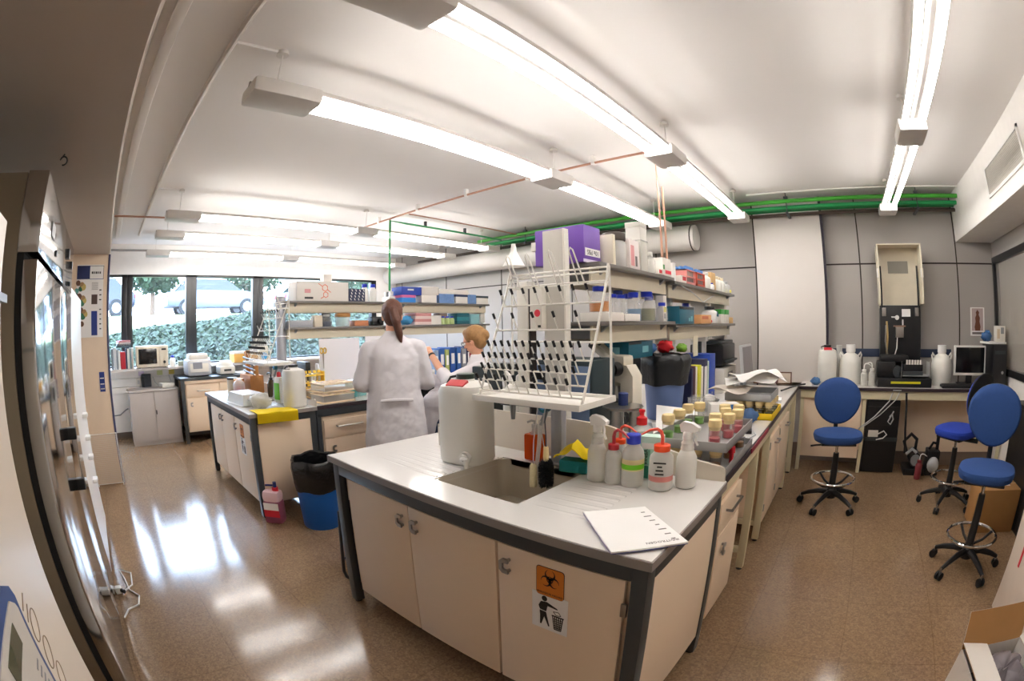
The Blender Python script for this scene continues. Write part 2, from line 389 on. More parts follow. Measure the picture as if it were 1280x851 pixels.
# ------------------------------------------------------------------ ceiling services
tube_m = M('fluorescent_tube', (1., .962, .925), .5, var=0, emit=1.0)
tube_m.node_tree.nodes['Principled BSDF'].inputs['Emission Strength'].default_value = LIGHT = 22.
lamp_w = M('lamp_housing_white', '#d5d1cc', .4)
def light_row(x, z, label):
    t = thing('ceiling_light', label, 'ceiling light', (x, 0, z), 0, 'suspended fluorescent rows')
    MB().bx(-.007, .007, .55, 5.2, .03, .06, M('spine_grey', '#8f8c89', .5)).build('spine', t)
    for s in (-.062, .062): MB().bx(s-.019, s+.019, .56, 5.19, .022, .05, lamp_w, .006).build('added_reflector', t)  # strips added above the tubes to hold their light off the ceiling
    for y0, y1 in ((.55, .93), (2.80, 3.10), (4.99, 5.25)):
        MB().box((0, (y0+y1)/2, .01), (.21, y1-y0, .085), lamp_w, bev=.022).build('gear_box', t)
    for y0, y1 in ((.94, 2.79), (3.11, 4.98)):
        for s in (-.062, .062):
            MB().cyl((s, y0, 0), (s, y1, 0), .0145, tube_m, seg=10).build('tube', t)
    for y in (.70, 2.98, 4.95):
        MB().cyl((.0, y, .06), (.0, y, ZC-z), .0035, lamp_w, seg=6).lathe([(.035, ZC-z-.035), (.03, ZC-z-.01), (.012, ZC-z)][::1], lamp_w, (0, y, 0), 12).build('hanger', t)
    return t
L0 = light_row(-1.10, 2.68, 'long suspended fluorescent row directly over the near sink bench')
for x, lb in ((-2.06, 'suspended fluorescent row next to the one over the near sink bench'), (.645, 'suspended fluorescent row over the blue chairs aisle by the boxed duct'),
              (-4.75, 'suspended fluorescent row over the far bench shelves, nearest of the far three'), (-5.70, 'suspended fluorescent row in the middle of the far three'),
              (-7.05, 'suspended fluorescent row closest to the window wall')):
    dup(L0, (x, 0, 2.68), label=lb)
b = MB(); b.tube([(-5.6, -.02, 2.87), (-5.6, 3.2, 2.87), (-5.6, 3.33, 2.90)], .011, copper); b.tube([(-5.6, 3.33, 2.90), (-1.34, 3.33, 2.90), (-1.34, 3.33, 1.99)], .011, copper); b.tube([(-4.64, 3.33, 2.90), (-4.64, 3.25, 2.86), (-4.64, 3.25, 1.99)], .011, copper); b.tube([(-1.31, 3.35, 2.6), (-1.31, 3.35, 1.98)], .009, copper)
b.tube([(-4.36, 3.33, 2.88), (-4.36, 4.9, 2.88), (-4.36, 5.3, 2.88)], .009, copper)
for x in (-5., -4.2, -3.4, -2.6, -1.9): b.box((x, 3.33, 2.925), (.03, .04, .08), wplastic)
tag(b.build('copper_gas_pipe'), 'thin copper gas pipe crossing under the ceiling and dropping to both shelves', 'pipe')
b = MB(); b.tube([(-4.59, 3.22, 1.99), (-4.59, 3.22, 2.83), (-4.62, 3.5, 2.83), (-4.64, 5.24, 2.83)], .013, greenp)
for y in (3.8, 4.5): b.box((-4.63, y, 2.865), (.03, .03, .07), dkgrey)
tag(b.build('green_drop_pipe'), 'thin green pipe dropping to the far bench shelves', 'pipe')
for k, (y, z, m, e) in enumerate(((5.30, 2.875, greenl, 1.80), (5.38, 2.82, greenp, 1.76), (5.46, 2.83, greenp, 1.76), (5.54, 2.83, greenp, 1.74))):
    b = MB().tube([(-5.15+.1*k, y, z), (e, y, z)], .024, m, seg=10)
    tag(b.build('green_wall_pipe'), ('bright green uppermost pipe along the back wall', 'green pipe just behind the bright green one', 'third green pipe along the back wall', 'green pipe closest to the back wall')[k], 'pipe', 'green pipes along the back wall')
tag(MB().tube([(-6.9, 5.50, 2.765), (1.72, 5.50, 2.765)], .02, darkpipe).build('dark_wall_pipe'), 'dark brown pipe running below the green wall pipes', 'pipe')
for k, x in enumerate((-4.2, -.55, 1.05)):
    b = MB().bx(x-.015, x+.015, 5.26, 5.60, 2.725, 2.745, dkgrey).cyl((x, 5.29, 2.73), (x, 5.29, ZC), .006, dkgrey, seg=6).cyl((x, 5.58, 2.73), (x, 5.58, ZC), .006, dkgrey, seg=6).box((x, 5.29, 2.91), (.05, .03, .03), dkgrey)
    tag(b.build('pipe_hanger_bracket'), ('dark hanger carrying the green pipes above the seated person', 'dark hanger carrying the green pipes above the white pier', 'dark hanger carrying the green pipes above the blue chairs')[k], 'bracket', 'pipe hanger brackets')
tag(MB().tube([(XW+.02, 5.52, 2.58), (-1.75, 5.52, 2.58)], .155, M('duct_white', '#d9d5d0', .5), seg=24).cyl((-1.80, 5.52, 2.58), (-1.785, 5.52, 2.58), .159, joint_dark, seg=24).build('ceiling_air_duct'), 'fat white round air duct with dark end ring along the back wall', 'duct')
tag(MB().tube([(-1.0, 5.2, 2.955), (1.6, 5.2, 2.955)], .01, wplastic, seg=6).build('ceiling_conduit'), 'thin white conduit across the ceiling before the green pipes', 'conduit')
b = MB().tube([(-7.0, .41, 2.945), (1.5, .41, 2.945)], .02, M('conduit_pale_grey', '#cfc8c1', .6), seg=8)  # conduit in one even pale grey
for x in (-2.06, -4.75, -1.1): b.tube([(x, .41, 2.955), (x, .70, 2.955)], .008, wplastic, seg=6)
tag(b.build('ceiling_conduit'), 'thick white conduit along the ceiling beside the brown bulkhead', 'conduit')
tag(MB().bx(-7.2, 1.5, .03, .10, 2.93, ZC, ceil_paint, .01).build('ceiling_cable_tray'), 'flat white cable tray on the ceiling edge of the bulkhead', 'cable tray')
tag(MB().tube(arc((-2.41, -.36, 2.385), .022, -100, 170, 10, 'yz')+[(-2.41, -.36, 2.42)], .004, dkgrey).build('ceiling_hook'), 'small dark hook screwed into the brown bulkhead underside', 'hook')
t = thing('air_vent', 'slatted white air vent in the face of the boxed duct', 'vent', (1.595, 3.55, 2.68))
b = MB().bx(-.012, .01, -.52, .52, -.13, -.105, wplastic).bx(-.012, .01, -.52, .52, .105, .13, wplastic).bx(-.012, .01, -.52, -.49, -.13, .13, wplastic).bx(-.012, .01, .49, .52, -.13, .13, wplastic); b.build('frame', t)
b = MB()
for k in range(14): b.box((-.002, 0, -.095+k*.0145), (.012, .98, .003), offwhite, (0, .6, 0))
b.bx(.004, .008, -.49, .49, -.1, .1, mgrey); b.build('slat', t)
# ------------------------------------------------------------------ laboratory benches
def D_handle(mb_parent, loc, rot, name='handle'):
    """short C-shaped metal pull"""
    q = [(.020, .030), (-.006, .030), (-.020, .018), (-.020, -.018), (-.006, -.030), (.020, -.030), (.020, -.014), (.0, -.014), (-.005, -.010), (-.005, .010), (.0, .014), (.020, .014)]
    b = MB()
    T = Euler((PI/2, 0, 0)).to_matrix().to_4x4()
    b.prism(q, .009, steel, Matrix.Translation((0, -.012, 0)) @ T)
    for z in (.022, -.022): b.cyl((.012, 0, z), (.012, -.013, z), .007, steel, seg=8)
    o = b.build(name, mb_parent, loc); o.rotation_euler = rot; return o
def bar_handle(parent, loc, rot, L=.2, name='handle'):
    b = MB().tube([(-L/2, 0, 0), (-L/2, -.03, 0), (L/2, -.03, 0), (L/2, 0, 0)], .007, steel)
    o = b.build(name, parent, loc); o.rotation_euler = rot; return o
RX = (0, 0, PI/2)       # a front that looks to +X
def biohazard(parent, x, z, y, s):
    b = MB(); T = Matrix.Translation((x, y, z)) @ Euler((PI/2, 0, 0)).to_matrix().to_4x4()
    def rrect(w, h, r, d, m, dz=0):
        pts = []
        for cx, cy, a in ((w/2-r, h/2-r, 0), (-w/2+r, h/2-r, 90), (-w/2+r, -h/2+r, 180), (w/2-r, -h/2+r, 270)):
            pts += [(cx+r*math.cos(math.radians(a+t)), cy+r*math.sin(math.radians(a+t))) for t in (0, 30, 60, 90)]
        b.prism(pts, d, m, T @ Matrix.Translation((0, 0, dz)))
    ink = M('sign_ink', '#15110f', .5)
    rrect(.115*s, .12*s, .012*s, .001, ink); rrect(.111*s, .116*s, .011*s, .0006, orangep, .001)
    def crescent(cx, cy, r, ox, oy, r2, gap):
        out, inn = [], []
        for k in range(25):
            a = gap+(2*PI-2*gap)*k/24; out.append(a)
        return out
    c0 = Vector((0, .014*s))
    for k in range(3):
        A = PI/2+2*PI*k/3; d = Vector((math.cos(A), math.sin(A)))
        cc = c0+d*.018*s; ci = c0+d*.0225*s; pts_o = []; pts_i = []
        for j in range(19):
            th = A+math.radians(28)+math.radians(304)*j/18
            pts_o.append(cc+Vector((math.cos(th), math.sin(th)))*.0215*s); pts_i.append(ci+Vector((math.cos(th), math.sin(th)))*.0165*s)
        for j in range(18):
            q = [pts_o[j], pts_o[j+1], pts_i[j+1], pts_i[j]]
            b.prism([(v.x, v.y) for v in q], .0004, ink, T @ Matrix.Translation((0, 0, .0016)))
    for j in range(36):
        a0, a1 = 2*PI*j/36, 2*PI*(j+1)/36
        q = [c0+Vector((math.cos(a), math.sin(a)))*rr*s for a, rr in ((a0, .0135), (a1, .0135), (a1, .0105), (a0, .0105))]
        if (j % 12) in (2, 3): continue
        b.prism([(v.x, v.y) for v in q], .0004, ink, T @ Matrix.Translation((0, 0, .0021)))
    o = b.build('biohazard_sign', parent, smooth=False); o['label'] = 'orange square biohazard sign'
    text('BIOLOGICAL HAZARD', .0105*s, ink, parent, (x, y-.0019, z-.046*s), FX)
def litter_sign(parent, x, z, y, s):
    b = MB(); T = Matrix.Translation((x, y, z)) @ Euler((PI/2, 0, 0)).to_matrix().to_4x4(); ink = M('sign_ink')
    b.prism([(-.075*s, -.08*s), (.075*s, -.08*s), (.075*s, .08*s), (-.075*s, .08*s)], .001, paper, T)
    T2 = T @ Matrix.Translation((0, 0, .001)) @ Matrix.Scale(s, 4)
    P = lambda q: b.prism(q, .0005, ink, T2)
    P([(-.022+.0115*math.cos(a*PI/9), .058+.0115*math.sin(a*PI/9)) for a in range(18)])
    P([(-.037, .042), (-.012, .046), (.032, .031), (.034, .026), (-.008, .030), (-.014, .004), (-.041, .006), (-.047, .022)])       # trunk and arm
    P([(-.042, .002), (-.014, .000), (-.010, -.018), (.001, -.060), (-.004, -.062), (-.022, -.022), (-.034, -.060), (-.040, -.060), (-.040, -.020)])     # legs
    P([(.010, -.002), (.060, -.002), (.060, -.007), (.010, -.007)])
    for k in range(6):
        u = k/5; P([(.014+.042*u-.002, -.007), (.014+.042*u+.002, -.007), (.021+.028*u+.002, -.064), (.021+.028*u-.002, -.064)])
    for k in range(6): z0 = -.016-.0095*k; e = .011*(k+1)/6*.6; P([(.014+e, z0), (.056-e, z0), (.056-e, z0-.003), (.014+e, z0-.003)])
    for q in (((.016, .014), (.038, .017)), ((.038, .017), (.048, .004)), ((.048, .004), (.028, .001)), ((.028, .001), (.016, .014))):
        (ax, ay), (cx, cy) = q; d = Vector((cx-ax, cy-ay)).normalized(); nn = Vector((-d.y, d.x))*.0012
        P([(ax+nn.x, ay+nn.y), (ax-nn.x, ay-nn.y), (cx-nn.x, cy-nn.y), (cx+nn.x, cy+nn.y)])
    o = b.build('litter_sign', parent, smooth=False); o['label'] = 'white sign of a figure using a waste basket'
def sink_unit(x0, x1, y0, y1, near):
    """free-standing end unit: dark frame, three doors, end panels; the worktop is a thing of its own"""
    t = thing('sink_cabinet', near[0], 'cabinet', (0, 0, 0), 0, 'sink cabinets at the bench ends')
    f = .055; b = MB()
    for x in (x0, x1-f):
        for y in (y0, y1-f): b.bx(x, x+f, y, y+f, .012, .865, frame_grey, .004); b.cyl((x+f/2, y+f/2, 0), (x+f/2, y+f/2, .02), .022, blackrub)
    for y in (y0, y1-f): b.bx(x0+f, x1-f, y, y+f, .805, .865, frame_grey, .004)
    for x in (x0, x1-f): b.bx(x, x+f, y0+f, y1-f, .805, .865, frame_grey, .004)
    b.build('frame', t)
    MB().bx(x0+.07, x1-.07, y0+.04, y1-.03, .14, .66, beige).bx(x0+.07, x1-.07, y0+.035, y0+.05, .66, .80, beige).build('body', t)
    MB().bx(x1-.02, x1-.004, y0+f+.004, y1-f-.002, .12, .86, beige, .003).build('end_panel', t)
    MB().bx(x0+.004, x0+.02, y0+f+.004, y1-f-.002, .12, .86, beige, .003).build('end_panel', t)
    xa = x0+.12; w = (x1-.075-xa)/3; D = []
    for k in range(3):
        d = MB().bx(xa+k*w+.003, xa+(k+1)*w-.003-(.006 if k == 1 else 0), y0+.012, y0+.030, .125, .795, beige, .003).build('door', t); D.append(d)
        hx = xa+(k+1)*w-.055 if k == 0 else xa+k*w+.045
        D_handle(d, (hx, y0+.012, .715), (0, 0, 0))
    MB().bx(xa+3*w-.008, xa+3*w+.012, y0+.004, y0+.016, .66, .71, steel, .002).build('hinge', D[2])
    sx = xa+2*w
    biohazard(D[2], sx+.235, .70, y0+.0115, 1.0); litter_sign(D[2], sx+.235, .57, y0+.0115, 1.0)
    # worktop
    wt = thing('sink_worktop', near[1], 'worktop', (0, 0, 0), 0, 'sink worktops at the bench ends')
    ox0, ox1, oy0 = x0-.02, x1+.012, y0-.015
    cx = (x0+x1)/2; sx0, sx1, sy0, sy1 = cx-.20, cx+.27, y0+.14, y1-.15
    b = MB()
    for q in ((ox0, ox1, oy0, sy0), (ox0, ox1, sy1, y1+.01), (ox0, sx0, sy0, sy1), (sx1, ox1, sy0, sy1)): b.bx(*q, .868, .90, top_white)
    for (a0, a1, c0, c1) in ((ox0, ox1, oy0-.004, oy0), (ox1, ox1+.004, oy0-.004, y1+.01), (ox0-.004, ox0, oy0-.004, y1+.01)): b.bx(a0, a1, c0, c1, .866, .897, top_edge)
    b.build('slab', wt)
    b = MB(); zz = .70
    b.bx(sx0-.012, sx0, sy0-.012, sy1+.012, zz, .897, sinkgrey).bx(sx1, sx1+.012, sy0-.012, sy1+.012, zz, .897, sinkgrey).bx(sx0, sx1, sy0-.012, sy0, zz, .897, sinkgrey).bx(sx0, sx1, sy1, sy1+.012, zz, .897, sinkgrey).bx(sx0-.012, sx1+.012, sy0-.012, sy1+.012, zz-.012, zz, sinkgrey)
    for (px, py) in ((sx0, sy0), (sx1, sy0), (sx0, sy1), (sx1, sy1)):       # rounded inner corners
        ux = 1 if px == sx0 else -1; uy = 1 if py == sy0 else -1; r = .05
        q = [(px, py)]+[(px+ux*r*(1-math.sin(a*PI/16)), py+uy*r*(1-math.cos(a*PI/16))) for a in range(9)]
        b.prism(q if ux*uy < 0 else q[::-1], .895-zz, sinkgrey, Matrix.Translation((0, 0, zz)))
    bs = b.build('sink_basin', wt)
    MB().cyl((cx+.06, sy1-.001, .845), (cx+.06, sy1-.008, .845), .018, dkgrey).build('overflow_hole', bs)
    for a0, a1 in ((x0+.14, sx0-.01), (sx1+.01, sx1+.30)):
        n = 9; b = MB()
        for k in range(n):
            y = sy0+.03+(sy1-sy0-.06)*k/(n-1)
            b.lathe([(.003, a0), (.010, a0+.02), (.017, a1-.02), (.015, a1)], top_white, (0, y, .8955), 14, rot=(0, PI/2, 0), sy=1.0, sx=.45)
        b.build('drainer_rib', wt)
    # up-stand panel between sink and dry bench, a rounded corner at the aisle end
    H = near[2]
    q = [(x0, .9), (x1+.005, .9), (x1+.005, .935)]+[(x1-.025+.03*math.cos(a*PI/12), .935+.03*math.sin(a*PI/12)) for a in range(0, 6)]+[(x1-.15, .9+H*.42), (x1-.56, .9+H*.95), (x1-.75, .9+H), (x0+.35, .9+H), (x0+.1, .98), (x0, .96)]
    MB().prism(q, .016, M('upstand_beige', '#c9bfb0', .4, var=.03), Matrix.Translation((0, y1+.014, 0)) @ Euler((PI/2, 0, 0)).to_matrix().to_4x4()).build('upstand', wt)
    return t
sink_unit(-2.20, -.465, 1.125, 1.875, ('large near sink cabinet with orange biohazard sign clearly visible on its door', 'near white sink worktop with ribbed drainers and a notepad on its corner', .20))
sink_unit(-5.46, -3.74, 1.165, 1.785, ('far sink cabinet with a dark blue waste bin against its end', 'far white sink worktop with a yellow cloth over its edge', .10))
def bench_unit(x0, x1, y0, y1, side, kind, label, z1=.765):
    """under-bench unit whose front looks to +X (side=1)"""
    t = thing({'drawer': 'drawer_cabinet', 'door': 'door_cabinet'}[kind], label, 'cabinet', (0, 0, 0), 0, None)
    MB().bx(x0, x1-.02, y0, y1, .13, z1+.03, beige).build('body', t)
    fx = x1
    if kind == 'drawer':
        d = MB().bx(fx-.018, fx, y0+.006, y1-.006, .60, z1-.005, beige, .003).build('drawer', t); bar_handle(d, (fx, (y0+y1)/2, .70), RX, (y1-y0)*.5)
        d = MB().bx(fx-.018, fx, y0+.006, y1-.006, .13, .592, beige, .003).build('door', t); D_handle(d, (fx, y0+.09, .50), RX)
    else:
        d = MB().bx(fx-.018, fx, y0+.006, y1-.006, .13, z1-.005, beige, .003).build('door', t); bar_handle(d, (fx, y1-.2, z1-.08), RX, .12)
        for z in (.22, .68): MB().bx(fx-.012, fx+.004, y0-.006, y0+.01, z, z+.05, steel).build('hinge', d)
    return t
def legs(name, label, group, x0, x1, ysl, mt, foot=True, rails=True):
    t = thing(name, label, 'bench frame', (0, 0, 0), 0, group)
    for y in ysl:
        for x in (x0, x1-.05): MB().bx(x, x+.05, y, y+.04, .015, .83, mt, .004).cyl((x+.025, y+.02, 0), (x+.025, y+.02, .02), .02, blackrub).build('leg', t)
        if rails: MB().bx(x0+.05, x1-.05, y+.004, y+.036, .12, .16, mt, .004).build('rail', t)
    for x in (x0, x1-.03): MB().bx(x, x+.03, min(ysl), max(ysl)+.04, .80, .865, mt, .003).build('beam', t)
    return t
# near bench (between the sink and the back wall)
b = MB().bx(-2.18, -.475, 1.895, 5.05, .872, .90, top_white).bx(-.479, -.465, 1.895, 5.06, .868, .8995, dark_edge, .003).bx(-2.19, -2.178, 1.895, 5.05, .868, .8995, dark_edge, .003)
BW = tag(b.build('bench_worktop'), 'long white dark-edged bench top behind the near sink, below the shelves', 'worktop', 'dry bench worktops')
o = MB().bx(-.4655, -.460, 2.45, 3.0, .872, .898, M('tape_dark_red', '#8c1c34', .5)).build('edge_tape', BW); o['label'] = 'strip of dark red tape'
NB = legs('bench_trestle', 'cream metal frame carrying the long near bench', None, -2.17, -.48, (1.90, 2.76, 3.22, 4.42, 4.95), cream)
bench_unit(-1.0, -.48, 1.955, 2.36, 1, 'drawer', 'beige drawer cabinet right behind the near sink, under foam-stoppered tubes')
bench_unit(-1.0, -.48, 3.28, 3.75, 1, 'door', 'beige cabinet under the near bench past the knee space')
bench_unit(-1.0, -.48, 3.77, 4.38, 1, 'door', 'beige cabinet under the near bench closest to the white pier')
MB().bx(-1.02, -1.0, 2.37, 3.21, .17, .79, beige, .003).build('modesty_panel', NB)
# far bench
b = MB().bx(-5.44, -3.755, 1.80, 5.05, .872, .90, top_white).bx(-3.757, -3.742, 1.80, 5.06, .868, .8995, dark_edge, .003).bx(-5.45, -5.438, 1.80, 5.05, .868, .8995, dark_edge, .003)
tag(b.build('bench_worktop'), 'long white dark-edged bench top behind the far sink, before the standing person', 'worktop', 'dry bench worktops')
legs('bench_trestle', 'dark grey metal frame carrying the long far bench', None, -5.43, -3.75, (1.80, 2.42, 3.4, 4.95), frame_grey)
bench_unit(-4.28, -3.755, 1.86, 2.40, 1, 'drawer', 'beige drawer cabinet under the far bench beside the standing person')
bench_unit(-4.28, -3.755, 3.46, 4.2, 1, 'door', 'beige cabinet under the far bench beyond the standing person')
# wall bench
b = MB().bx(-.46, 2.12, 5.09, 5.69, .872, .90, top_white).bx(-.46, 2.12, 5.075, 5.09, .868, .8995, dark_edge, .003)
tag(b.build('wall_worktop'), 'white bench top along the back wall under the milky carboys', 'worktop')
t = thing('desk_trestle', 'cream frame with apron under the wall bench', 'bench frame')
MB().bx(-.44, 2.11, 5.10, 5.12, .78, .868, cream, .003).build('apron', t)
for x in (-.44, .28, 2.07): MB().bx(x, x+.04, 5.12, 5.16, .0, .86, cream, .004).build('leg', t)
MB().bx(-.40, 2.1, 5.50, 5.515, .155, .86, beige, .003).bx(.495, .505, 5.495, 5.50, .16, .86, joint_dark).build('rear_panel', t)
MB().bx(-.40, .27, 5.13, 5.16, .155, .85, beige, .003).build('front_panel', t)
tag(MB().bx(-.46, 2.12, 5.52, 5.56, .0, .15, M('plinth_taupe', '#7d6d60', .5), .003).build('bench_plinth'), 'taupe plinth along the floor under the wall bench', 'plinth')
# window-side bench and grey cupboard
t = thing('window_bench', 'dark topped cabinet bench by the windows carrying white instruments', 'bench')
MB().bx(-7.75, -6.98, 1.08, 2.35, .90, .94, frame_grey, .004).build('top', t)
b = MB()
for y in (1.09, 2.28): b.bx(-7.04, -6.985, y, y+.055, 0, .90, frame_grey, .004); b.bx(-7.70, -7.65, y, y+.055, 0, .90, frame_grey, .004)
b.bx(-7.04, -6.99, 1.12, 2.3, .86, .90, beige); b.bx(-7.7, -7.1, 1.16, 2.27, .10, .20, joint_dark); b.build('frame', t)
MB().bx(-7.68, -7.03, 1.16, 2.28, .16, .86, beige).build('body', t)
d = MB().bx(-7.03, -7.012, 1.17, 1.70, .66, .85, beige, .003).build('drawer', t); bar_handle(d, (-7.012, 1.45, .75), RX, .2)
d = MB().bx(-7.03, -7.012, 1.72, 2.27, .66, .85, beige, .003).build('drawer', t); bar_handle(d, (-7.012, 2.0, .75), RX, .2)
d = MB().bx(-7.03, -7.012, 1.17, 1.70, .18, .65, beige, .003).build('door', t); D_handle(d, (-7.012, 1.24, .56), RX)
d = MB().bx(-7.03, -7.012, 1.72, 2.27, .18, .65, beige, .003).build('door', t); D_handle(d, (-7.012, 1.8, .56), RX)
t = thing('metal_cupboard', 'low grey two-door metal cupboard standing under the microwave', 'cupboard')
gm = M('cupboard_grey', '#b3aca8', .45, var=.03)
MB().bx(-7.66, -7.22, .25, 1.07, 0, .79, gm, .004).build('body', t)
MB().bx(-7.68, -7.195, .235, 1.085, .765, .79, gm, .003).build('top', t)
for a, c in ((.262, .658), (.664, 1.058)): d = MB().bx(-7.222, -7.202, a, c, .06, .755, gm, .003).build('door', t)
MB().bx(-7.202, -7.19, .672, .69, .44, .50, black, .002).build('lock', d)
# ------------------------------------------------------------------ shelving over the benches
def shelf_rack(x, ys, zs, label, wide, end=True):
    t = thing('shelf_rack', label, 'shelf', (x, 0, 0), 0, 'service shelves over the benches')
    hw = wide/2
    sm = M('shelf_grey', '#6f6b67', .4); ap = M('apron_cream', '#cbc1ab', .45)
    for (y0, y1, dz) in ys:
        for z in zs:
            MB().bx(-hw, hw, y0, y1, z-.022+dz, z+dz, sm, .003).build('shelf_board', t)
            MB().bx(-hw+.06, -hw+.075, y0+.02, y1-.02, z-.115+dz, z-.022+dz, ap).bx(hw-.075, hw-.06, y0+.02, y1-.02, z-.115+dz, z-.022+dz, ap).build('apron', t)
            for y in (y0+.12, y1-.12):
                MB().prism([(-hw+.02, 0), (hw-.02, 0), (hw-.10, -.07), (-hw+.10, -.07)], .02, mgrey, Matrix.Translation((0, y, z-.022+dz)) @ Euler((PI/2, 0, 0)).to_matrix().to_4x4()).build('bracket', t)
    return t
alu = M('anodised_post', '#c4c2bf', .35, .3)
def post(x, y, z1, par, r=.05, m=None):
    b = MB(); x0_ = x; x = 0
    for dx in (-.045, .045): b.box((x+dx, y, (.905+z1)/2), (.035, .05, z1-.905), m or alu, bev=.006)
    b.box((x, y, (.905+z1)/2), (.06, .012, z1-.905), dkgrey); b.box((x, y, z1-.14), (.15, .09, .16), offwhite, bev=.008); b.box((x, y, 1.45), (.15, .09, .13), offwhite, bev=.008); b.box((x, y, .918), (.16, .12, .03), lgrey, bev=.005)
    return b.build('post', par)
SA = shelf_rack(-1.345, ((2.06, 3.12, 0), (3.13, 4.97, -.02)), (1.865, 1.565), 'two-tier service shelves over the near bench', .35)
SB = shelf_rack(-4.62, ((1.85, 3.22, 0), (3.24, 4.78, 0)), (1.85, 1.585), 'two-tier service shelves over the far bench before the windows', .35)
post(-1.345, 3.34, 1.98, SA); post(-1.345, 4.22, 1.82, SA); post(-1.345, 4.93, 1.82, SA)
post(-4.62, 3.23, 1.98, SB); post(-4.62, 4.745, 1.82, SB)
tag(MB().bx(-1.405, -1.285, 1.905, 1.945, .9, 2.022, M('column_grey', '#b9b5ad', .5, var=.02), .004).bx(-1.285, -1.275, 1.905, 1.945, .9, 2.022, offwhite).build('service_column'), 'broad pale grey service column behind the near drying rack', 'column')
tag(MB().bx(-1.60, -1.53, 1.93, 2.0, .9, 1.78, offwhite, .004).bx(-1.53, -1.52, 1.94, 1.99, .9, 1.74, joint_dark).build('service_post'), 'slim cream service post between drying rack and seated person', 'post')
tag(MB().lathe([(.055, .9), (.055, 1.88), (.045, 1.9)], M('post_bluegrey', '#a3a5ad', .4, .2), (-4.60, 1.83, 0), 18).lathe([(.075, .9), (.07, .93), (.056, .935)], lgrey, (-4.60, 1.83, 0), 18).build('service_column'), 'round grey service column behind the far drying rack', 'column')
# white writing panels hanging under the far shelves
tag(MB().bx(-4.49, -4.475, 2.22, 2.72, 1.02, 1.46, M('panel_white', '#e6e4ea', .4, var=.02), .004).build('hanging_board'), 'white panel below the far shelves nearer the carboy', 'panel')
tag(MB().bx(-4.49, -4.475, 2.80, 3.16, 1.02, 1.47, M('panel_white'), .004).build('hanging_board'), 'white panel below the far shelves behind the standing person', 'panel')
# ------------------------------------------------------------------ cold stores on the near side wall
t = thing('upright_freezer', 'white upright freezer with blue control panel, closest to the camera', 'freezer', (0, 0, 0))
fw = M('freezer_cream', '#ddd2c4', .35, var=.02)
q = [(-.97+.045-.045*math.sin(a*PI/12), -.25-.045+.045*math.cos(a*PI/12)) for a in range(7)]
MB().prism(q+[(-.97, -1.05), (.10, -1.05), (.10, -.25)], 1.70, fw, Matrix.Translation((0, 0, .06))).build('door', t)
MB().bx(-.95, .08, -1.05, -.30, 0, .06, dkgrey).build('plinth', t)
MB().bx(-.975, .105, -1.06, -.245, 1.62, 1.635, mgrey).build('top_seam', t)
T = Matrix(((1, 0, 0, 0), (0, 0, 1, -.25), (0, 1, 0, 0), (0, 0, 0, 1)))
pan = [(-.632, 1.246), (-.645, 1.225), (-.640, 1.10), (-.625, .98), (-.36, .98), (-.36, 1.262), (-.60, 1.262)]
d = MB().prism(pan, .006, M('panel_blue', '#23437f', .35), T).build('control_panel', t)
MB().prism([(-.622, 1.225), (-.628, 1.215), (-.622, 1.10), (-.608, 1.0), (-.38, 1.0), (-.38, 1.24), (-.60, 1.24)], .0085, M('panel_face', '#c8c3bb', .4), T).build('panel_face', d)
MB().prism([(-.568, 1.226), (-.568, 1.195), (-.47, 1.195), (-.47, 1.226)], .010, M('display_grey_green', '#4a4c38', .2), T).build('display', d)
b = MB()
for k in range(4): b.prism([(-.600, 1.150-.012*k), (-.600, 1.146-.012*k), (-.575, 1.146-.012*k), (-.575, 1.150-.012*k)], .0092, mgrey, T)
b.build('key', d)
b = MB(); lm = M('engraving_brown', '#8a7358', .5)
for z in (1.193, 1.174): b.tube([(-.704, -.2495, z+.005), (-.668, -.2495, z-.005)], .0012, lm, seg=6)
for z in (1.146, 1.095, 1.044): b.tube([(-.698+.029*math.cos(a*PI/14), -.2495, z+.019*math.sin(a*PI/14)-.22*.029*math.cos(a*PI/14)) for a in range(28)], .0011, lm, seg=6, closed=True)
b.build('lettering', t)
t = thing('steel_refrigerator', 'tall stainless steel double-door refrigerator with mirror-like front', 'refrigerator', (0, 0, 0))
X1, X0, YFR = -1.60, -3.10, -.285
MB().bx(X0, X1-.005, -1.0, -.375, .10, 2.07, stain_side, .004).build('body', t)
MB().bx(X0, X1, -.372, YFR, 1.815, 2.075, stainless, .004).build('top_fascia', t)
MB().bx(X0, X1-.01, -.374, -.345, .10, 1.815, blackrub).build('door_seal', t)
MB().bx(X0+.05, X1-.05, -.95, -.33, 0, .10, dkgrey).build('plinth', t)
for a, c in ((-2.425, X1), (X0, -2.435)):
    d = MB().bx(a, c, -.345, YFR, .11, 1.795, stainless, .006).build('door', t)
    hx = -2.405 if a > -2.43 else -2.455
    if a > -2.43:
        h = MB()
        for z in (.885, 1.125): h.box((hx, YFR+.022, z), (.045, .05, .055), black, bev=.006)
        for dx in (-.012, .0, .012): h.tube([(hx+dx, YFR+.04, .89), (hx+dx, YFR+.04, 1.12)], .003, steel, seg=6)
        h.build('handle', d)
MB().box((-1.93, YFR+.003, 1.945), (.11, .006, .05), M('display_silver', '#8d8c8a', .3)).build('display', t)
for cx_, cz_, cw_ in ((-2.75, 1.99, .06), (-3.0, 1.965, .05), (-2.10, 1.89, .03), (-2.9, 1.85, .03)): MB().box((cx_, YFR+.004, cz_), (cw_, .008, cw_*.8), black).build('switch', t)
t = thing('upright_freezer', 'white upright freezer with small white clips, between steel refrigerator and pillar', 'freezer', (0, 0, 0))
MB().bx(-4.25, -3.14, -1.0, -.32, .05, 1.86, wplastic, .02).build('body', t)
